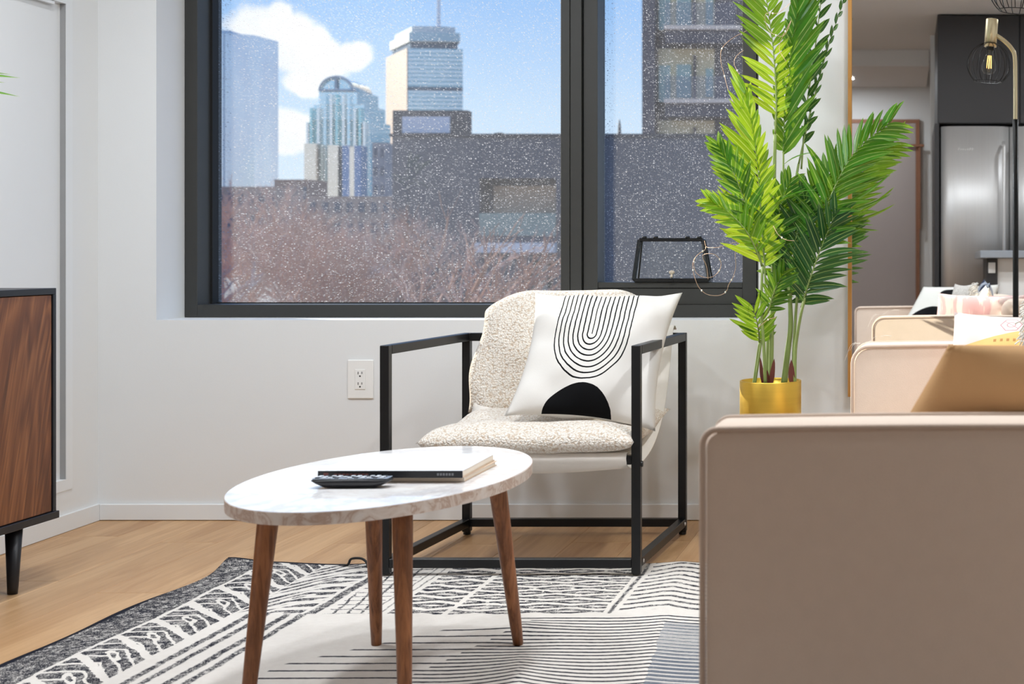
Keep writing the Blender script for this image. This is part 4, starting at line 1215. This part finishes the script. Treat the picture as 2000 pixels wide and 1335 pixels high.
wire([(1452, 98, 4.43), (1438, 110, 4.43), (1434, 125, 4.43), (1444, 146, 4.43)], (.9,))
wire([(1545, 5, 4.42), (1520, 25, 4.40), (1495, 28, 4.40), (1502, 60, 4.41), (1530, 70, 4.38), (1545, 40, 4.38), (1522, 90, 4.39), (1535, 120, 4.38)], (.2, .5, .8))
wire([(1510, 440, 4.38), (1520, 458, 4.37), (1535, 468, 4.37), (1552, 470, 4.38)], (.5,))
wire([(1480, 640, 4.36), (1500, 624, 4.36), (1515, 620, 4.37)], (.5,))

# ==================================================================== outside
def bmat(name, c, rough=.6, spec=.3, var=.08, scale=.4, metal=0.): return simple(name, c, rough, metal, var, scale, spec=spec)
struct('ground', bx(-900, 900, 5.6, 2500, -6.6, -6.4), simple('street_ground', srgb(150, 140, 132), .95, var=.2, scale=.2))
# --- far left glass slab tower
def facade(name, base, alt, nx, nz, axis=0, rough=.15, w=.5, line=None, metal=.8):
    m = Mat(name); o = m.coords(); X, Y, Z = m.xyz(o)
    n = m.noise(o, .03, 4, .6, (1, 1, .25)); hz = (Z/nz).fr(); vx = ((X+Y)/nx).fr()
    c = m.mix(n.smooth(.35, .65), base, alt)
    if line: c = m.mix((hz.lt(.18)).max(vx.lt(.12))*w, c, line)
    m.col(c); m.set(Roughness=rough, Metallic=metal); return m.m
def slab(name, label, x0, x1, ytop, d, depth, mat, ybot=487+90, parts=None):
    a, b = W(x0, ytop, d), W(x1, ytop, d); t = thing(name, label, 'building'); return t, a.x, b.x, a.z
GB = facade('sky_glass', srgb(226, 226, 228), srgb(216, 214, 220), 5., 4., line=srgb(200, 208, 222))
t = thing('glass_tower', 'pale blue glass slab tower at the left of the skyline', 'building')
a, b = W(372, 65, 1500), W(486, 65, 1500)
bm = bmesh.new(); extrude_poly(bm, [(a.x, 1500), (b.x-22, 1500), (b.x, 1512), (b.x+4, 1560), (a.x, 1560)], 'z', -6.4, a.z); obj('tower_body', bm, GB, t)
bm = bmesh.new(); 
for k in range(9):
    x = a.x+(b.x-22-a.x)*k/9; box(bm, x, x+.8, 1499.2, 1500, -6, a.z)
obj('mullions', bm, bmat('tower_mullion', srgb(196, 204, 214)), t)
obj('roof_rim', bx(a.x, b.x-20, 1500.5, 1559, a.z, a.z+3), bmat('roof_rim', srgb(190, 206, 222)), t)
place(t, (a.x, 1530, -6.4))
# --- domed tower
t = thing('domed_tower', 'pale stepped glass tower with arched crown', 'building')
DD = 1150; px = lambda x: (x-VX)*DD/F
pz = lambda y: EYE-(y-VY)*DD/F
GC = facade('pale_cyan_glass', srgb(226, 240, 244), srgb(200, 228, 236), 6., 4., line=srgb(224, 224, 218))
M_fin = bmat('stone_fin', srgb(246, 240, 232), .15, metal=.75); M_teal = bmat('teal_glass', srgb(176, 214, 214), .15, metal=.8); M_ltan = bmat('tan_stone', srgb(250, 226, 204), .15, metal=.8); M_navyg = bmat('blue_glass', srgb(110, 132, 170), .15, metal=.7)
obj('main_shaft', bx(px(606), px(722), DD, DD+45, -6.4, pz(235)), GC, t)
obj('upper_shaft', bx(px(616), px(714), DD-3, DD+42, pz(235), pz(205)), GC, t)
obj('top_shaft', bx(px(628), px(702), DD-5, DD+40, pz(205), pz(178)), GC, t)
bm = bmesh.new(); cxm = px(662); rw = px(694)-cxm; zz = pz(178); pts = []
for k in range(17):
    an = PI*k/16; pts.append((cxm+rw*math.cos(an), zz+(pz(152)-zz)*math.sin(an)))
extrude_poly(bm, pts, 'y', DD-4, DD+36); obj('dome', bm, GC, t)
for s in (.02, -.02):
    pass
bm = bmesh.new()
tube(bm, [Vector((p[0], DD-6, p[1])) for p in pts], 1.2, 6); tube(bm, [(cxm, DD-6, zz), (cxm, DD-6, pz(152))], 1.2, 6); tube(bm, [(px(630), DD-7, zz), (px(700), DD-7, zz)], 1.2, 6)
obj('crown_ribs', bm, bmat('crown_metal', srgb(160, 176, 186)), t)
cols = [M_fin, M_teal, M_fin, GC, M_fin, M_teal, M_fin, GC, M_fin, M_teal, M_fin]
for k, x in enumerate((606, 613, 627, 640, 652, 663, 676, 686, 698, 708, 716)):
    top = 240 if k in (0, 10) else (212 if k in (1, 2, 8, 9) else 186)
    obj('pilaster', bx(px(x), px(x+5), DD-8, DD+2, -6.4, pz(top)), cols[k], t)
for x0, x1, y, mt in ((617, 640, 284, M_ltan), (662, 682, 287, M_ltan), (690, 704, 288, M_navyg), (713, 726, 288, M_navyg), (704, 713, 290, M_ltan)):
    obj('podium_bay', bx(px(x0), px(x1), DD-22, DD-9, -6.4, pz(y)), mt, t)
place(t, (px(664), DD, -6.4))
# --- tall office tower with mast
t = thing('office_tower', 'tall square office tower with overhanging crown and rooftop mast', 'building')
TD = 1230; px = lambda x, d=0: (x-VX)*(TD+d)/F
pz = lambda y: EYE-(y-VY)*TD/F
M_beige = facade('beige_side', srgb(200, 164, 138), srgb(194, 160, 136), 3., 3.4, rough=.6, line=srgb(178, 156, 134), w=.6, metal=0)
M_tealf = facade('teal_face', srgb(138, 176, 190), srgb(160, 190, 198), 3.2, 3.4, rough=.3)
M_band = bmat('pale_spandrel', srgb(240, 244, 240), .4, metal=.5); M_dkband = bmat('dark_band', srgb(74, 96, 112), .3); M_cream2 = bmat('crown_cream', srgb(216, 208, 196))
cx_, lx_, rx_ = px(797), px(756, 62), px(904, 6)
fp = [(lx_, TD+62), (cx_, TD), (rx_, TD+6), (rx_-34, TD+80)]
def prism(pts, z0, z1): bm = bmesh.new(); extrude_poly(bm, pts, 'z', z0, z1); return bm
body = obj('shaft', prism(fp, -6.4, pz(94)), M_tealf, t)
# left (sunlit) face panel
def face_strip(p, q, z0, z1, out, mat, name):
    n = Vector((q[1]-p[1], -(q[0]-p[0]))).normalized()
    bm = bmesh.new(); extrude_poly(bm, [p, q, (q[0]+n.x*out, q[1]+n.y*out), (p[0]+n.x*out, p[1]+n.y*out)], 'z', z0, z1); return obj(name, bm, mat, t)
face_strip(fp[0], fp[1], -6.4, pz(94), 1.0, M_beige, 'side_face')
yb = 98; k = 0
while yb < 262:
    yy = yb; dk = 163 <= yb < 172
    face_strip(fp[1], fp[2], pz(yy+(7.6 if dk else 3.4)), pz(yy), 1.0 if not dk else .6, M_dkband if dk else M_band, 'floor_band'); yb += 7.9; k += 1
cen = ((lx_+rx_)/2, TD+38)
def scale_fp(s, pts=fp): return [(cen[0]+(p[0]-cen[0])*s, cen[1]+(p[1]-cen[1])*s) for p in pts]
obj('neck', prism(scale_fp(.86), pz(94), pz(78)), M_dkband, t)
obj('crown', prism(scale_fp(.93), pz(80), pz(62)), M_cream2, t)
cf = scale_fp(.93); face_strip(cf[1], cf[2], pz(79), pz(62), .8, bmat('crown_glass', srgb(176, 200, 204), .3), 'crown_face')
obj('crown_top', prism(scale_fp(.80), pz(62), pz(49)), bmat('crown_top', srgb(200, 206, 204)), t)
obj('roof_plant', prism(scale_fp(.62), pz(49), pz(46)), M_dkband, t)
bm = bmesh.new(); mx = px(829); tube(bm, [(mx, TD+36, pz(50)), (mx, TD+36, pz(40)), (mx, TD+36, pz(39)), (mx, TD+36, pz(-30))], [5, 4, 1.8, 1.5], 8); obj('mast', bm, bmat('mast', srgb(226, 226, 230)), t)
place(t, (cen[0], cen[1], -6.4))
# --- small mid towers
def block(label, x0, x1, y, d, depth, mat, win=None, rows=4, cols=3, name='city_building'):
    t = thing(name, label, 'building'); a, b = W(x0, y, d), W(x1, y, d)
    obj('walls', bx(a.x, b.x, d, d+depth, -6.4, a.z), mat, t); obj('parapet', bx(a.x-.2, b.x+.2, d-.2, d+depth, a.z, a.z+d*.0006), mat, t)
    if win:
        for r in range(rows):
            for c in range(cols):
                w_ = (b.x-a.x)/cols; h_ = (a.z+2)/rows if a.z > 0 else 2
                x_ = a.x+w_*(c+.25); z_ = a.z-h_*(r+.75)
                obj('window', bx(x_, x_+w_*.5, d-.15, d+.1, z_, z_+h_*.5), win, t)
    place(t, ((a.x+b.x)/2, d+depth/2, -6.4)); return t
M_winD = bmat('far_window', srgb(86, 92, 108), .2); M_brick = bmat('brownstone', srgb(150, 118, 104)); M_brick2 = bmat('brownstone_pale', srgb(176, 150, 136)); M_grey3 = bmat('grey_render', srgb(128, 130, 140))
block('grey mid-rise block between the domed tower and the office tower', 727, 753, 280, 900, 20, M_grey3, M_winD, 6, 2)
block('low brown block left of the domed tower', 536, 602, 352, 620, 20, M_brick, M_winD, 3, 5)
block('low pale row of houses far behind the bare trees at left', 380, 540, 366, 480, 20, M_brick2, M_winD, 3, 8)
block('brown row of houses far behind the trees below the domed tower', 600, 790, 385, 420, 20, M_brick2, M_winD, 3, 8)
# low house row close behind trees with white cornice
t = thing('row_house', 'low brown house front with white cornice behind the bare trees', 'building')
d = 95; a, b = W(565, 520, d), W(772, 520, d)
obj('walls', bx(a.x, b.x, d, d+10, -6.4, a.z-.2), M_brick, t)
obj('cornice', bx(a.x-.1, b.x+.1, d-.4, d+.3, a.z-.45, a.z), bmat('white_cornice', srgb(222, 222, 230)), t)
for x0, x1 in ((590, 616), (640, 662), (672, 718), (735, 764)):
    p, q = W(x0, 540, d), W(x1, 576, d); obj('window', bx(p.x, q.x, d-.1, d+.1, q.z, p.z), bmat('brown_window', srgb(84, 62, 56), .4), t)
for x in (625, 668, 726):
    p = W(x, 536, d); obj('pilaster', bx(p.x-.15, p.x+.15, d-.25, d+.1, -6.4, a.z-.45), bmat('white_trim', srgb(206, 200, 204)), t)
place(t, ((a.x+b.x)/2, d+5, -6.4))
# --- dark grey building across the street
t = thing('grey_building', 'dark grey flat-roofed building across the street with recessed balcony', 'building')
D0 = 70.; px = lambda x: (x-VX)*D0/F
pz = lambda y: EYE-(y-VY)*D0/F
def dk(name, c):
    m = Mat(name); o = m.coords(); X, Y, Z = m.xyz(o); n = m.noise(o, 1.5, 4)
    c2 = m.mix(n, tuple(v*.93 for v in c[:3])+(1,), c); ln = ((X/.45).fr().lt(.05)); m.col(m.mix(ln*.25, c2, tuple(v*.6 for v in c[:3])+(1,))); m.set(Roughness=.6); return m.m
M_dkb = dk('dark_cladding', srgb(92, 91, 98)); M_dkb2 = dk('darker_cladding', srgb(64, 62, 68))
gx0, gx1 = px(766), px(1640); top = pz(262)
rX0, rX1, rZ0, rZ1 = px(936), px(1086), pz(460), pz(348)
bm = bmesh.new()
box(bm, gx0, rX0, D0, D0+14, -6.4, top); box(bm, rX1, gx1, D0, D0+14, -6.4, top); box(bm, rX0, rX1, D0, D0+14, rZ1, top); box(bm, rX0, rX1, D0, D0+14, -6.4, rZ0)
box(bm, rX0, rX1, D0+1.6, D0+14, rZ0, rZ1)
obj('walls', bm, M_dkb, t)
obj('balcony_back', bx(rX0+.25, rX1, D0+1.5, D0+1.6, rZ0, rZ1-.3), bmat('tan_panel', srgb(220, 190, 162)), t)
obj('balcony_railing', bx(rX0, rX1, D0-.05, D0, rZ0, pz(416)), bmat('green_glass', srgb(150, 164, 152), .1), t)
obj('slab_band', bx(px(932), px(1088), D0-.5, D0, pz(493), pz(474)), bmat('white_band', srgb(248, 240, 236)), t)
bm = bmesh.new(); wx0, wx1, wz0, wz1 = px(1034), px(1078), pz(572), pz(510)
for q in ((wx0, wx0+.18, wz0, wz1), (wx1-.18, wx1, wz0, wz1), (wx0, wx1, wz1-.18, wz1)): box(bm, q[0], q[1], D0-.12, D0, q[2], q[3])
obj('window_frame', bm, M_dark, t); obj('window_pane', bx(wx0+.18, wx1-.18, D0-.06, D0-.02, wz0, wz1-.18), bmat('tan_pane', srgb(160, 152, 140), .2), t)
obj('parapet', bx(gx0-.1, gx1, D0-.1, D0+.4, top-.12, top+.02), M_dkb2, t)
# raised penthouse with light louvre
obj('penthouse', bx(px(758), px(905), D0+.6, D0+1.3, top, pz(213)), M_dkb2, t)
obj('penthouse_louvre', bx(px(779), px(872), D0+.45, D0+.6, pz(258), pz(226)), bmat('pale_louvre', srgb(214, 214, 222)), t)
bm = bmesh.new(); extrude_poly(bm, [(px(941), top), (px(968), top), (px(964), pz(255)), (px(955), pz(252)), (px(941), pz(253))], 'y', D0+2, D0+3); obj('roof_vent', bm, M_dkb2, t)
bm = bmesh.new(); tube(bm, [(px(1193), D0+2, top), (px(1193), D0+2, pz(238)), (px(1193), D0+2, pz(226))], [.10, .07, .02], 6); obj('roof_mast', bm, M_dkb2, t)
place(t, (px(1200), D0+7, -6.4))
# --- apartment tower at right
t = thing('apartment_tower', 'dark apartment tower with stacked balconies behind the palm', 'building')
A0 = 105.; px = lambda x, d=0: (x-VX)*(A0+d)/F
pz = lambda y: EYE-(y-VY)*A0/F
M_ap = dk('tower_cladding', srgb(86, 78, 86)); M_apw = bmat('tan_wall', srgb(250, 222, 178)); M_apg = bmat('teal_window', srgb(176, 200, 190), .15); M_apf = bmat('balcony_edge', srgb(250, 218, 196)); M_rail = bmat('rail_glass', srgb(150, 142, 150), .15)
obj('walls', bx(px(1254), px(1279), A0, A0+20, -6.4, pz(-160)), M_ap, t)
obj('core', bx(px(1279), px(1660), A0+1.5, A0+20, -6.4, pz(-160)), M_ap, t)
fl_h = 142
for i, ysl in enumerate((-230, -88, 54, 196, 338)):
    # slab edge at ysl; flat above: tan wall with teal glass
    obj('balcony_slab', bx(px(1302), px(1450), A0-1.2, A0+1.5, pz(ysl+8), pz(ysl)), M_apf, t)
    obj('balcony_soffit', bx(px(1304), px(1448), A0-1.0, A0+1.5, pz(ysl+34), pz(ysl+8)), M_ap, t)
    obj('tan_wall', bx(px(1279), px(1390), A0+1.3, A0+1.5, pz(ysl), pz(ysl-106)), M_apw, t)
    for x0, x1, y0, y1 in ((1281, 1304, ysl, ysl-72), (1316, 1345, ysl-8, ysl-74), (1374, 1388, ysl-10, ysl-66)):
        obj('window', bx(px(x0), px(x1), A0+1.1, A0+1.3, pz(y0), pz(y1)), M_apg, t)
    obj('mullion', bx(px(1350), px(1354), A0+1.0, A0+1.3, pz(ysl), pz(ysl-92)), M_ap, t)
    obj('balcony_railing', bx(px(1304), px(1440), A0-1.15, A0-1.1, pz(ysl), pz(ysl-44)), M_rail if i % 2 else M_rail, t)
place(t, (px(1400), A0+10, -6.4))
# rail glass should be see-through
mm = M_rail.node_tree; pr_ = mm.nodes['Principled BSDF']; pr_.inputs['Alpha'].default_value = .22

# --- bare trees
def tree(label, x, d, ztop, spread, seed, mat, lean=0., depth=7, fine=1.0, r0=None):
    rnd = random.Random(seed); base = Vector((x, d, -6.4)); t = thing('bare_tree', label, 'tree', 'bare winter trees across the street')
    H = ztop+6.4; trunk = bmesh.new(); twigs = bmesh.new(); r0 = r0 or H*.016
    def grow(p, dirv, L, r, lv):
        q = p+dirv*L
        mid = p.lerp(q, .5)+Vector((rnd.uniform(-1, 1), rnd.uniform(-1, 1), rnd.uniform(-1, 1)))*L*.06
        bm_ = trunk if lv < 3 else twigs
        tube(bm_, [p, mid, q], [r, r*.86, r*.7], 5 if lv < 3 else 3, caps=False)
        if lv >= depth: return
        n = 3 if lv in (1, 2, 3) else 2
        if lv >= 4: n = 3 if rnd.random() < .55 else 2
        for k in range(n):
            ax = Vector((rnd.uniform(-1, 1), rnd.uniform(-1, 1), rnd.uniform(-.35, .5)))
            nd = (dirv*rnd.uniform(.7, 1.1)+ax*spread*(1 if lv else .8)+Vector((lean, 0, .10))).normalized()
            s = rnd.uniform(.15, 1.) if k else 1.
            grow(p.lerp(q, .35+.65*s), nd, L*rnd.uniform(.66, .84), r*rnd.uniform(.55, .72), lv+1)
    grow(base, Vector((lean*.3, 0, 1)).normalized(), H*.24, r0, 0)
    # scale to the wanted height
    zmax = max(v.co.z for v in twigs.verts); f = (ztop+6.4)/(zmax+6.4)
    for b_ in (trunk, twigs):
        for v in b_.verts: v.co = base+(v.co-base)*f
    obj('trunk', trunk, mat, t); obj('twigs', twigs, mat, t, kind='stuff'); place(t, base)
spots = [(430, 52, 318, .75, 'bare tree at the far left, tallest beside the window frame'), (480, 44, 388, .8, 'bare tree with pale twigs left of the domed tower'), (540, 58, 392, .85, 'bare tree with dense twigs below the white clouds'),
         (600, 48, 402, .8, 'bare tree with dense twigs below the domed tower'), (655, 60, 398, .85, 'bare tree right below the domed tower'), (705, 50, 408, .8, 'bare tree below the gap between the two towers'), (750, 56, 388, .8, 'bare tree at the left corner of the grey building'),
         (455, 66, 380, .9, 'bare tree farther back at the far left'), (570, 72, 385, .9, 'bare tree farther back under the small cloud'), (672, 64, 388, .8, 'bare tree farther back under the office tower')]
for i, (x_, d, yt, sp, lab) in enumerate(spots):
    tree(lab, W(x_, 0, d).x, d, W(0, yt, d).z, sp, 40+i, M_twig if i % 2 else M_twig2, depth=8)
tree('bare tree with long reddish branches spreading in front of the grey building', W(822, 0, 30).x, 30, W(0, 372, 30).z, .72, 5, simple('reddish_bark', srgb(176, 132, 110), .9, var=.3, scale=2), lean=.16, depth=6, r0=.11)
tree('small bare tree in front of the grey building wall', W(900, 0, 36).x, 36, W(0, 440, 36).z, .9, 9, M_twig2, lean=.10, depth=6)
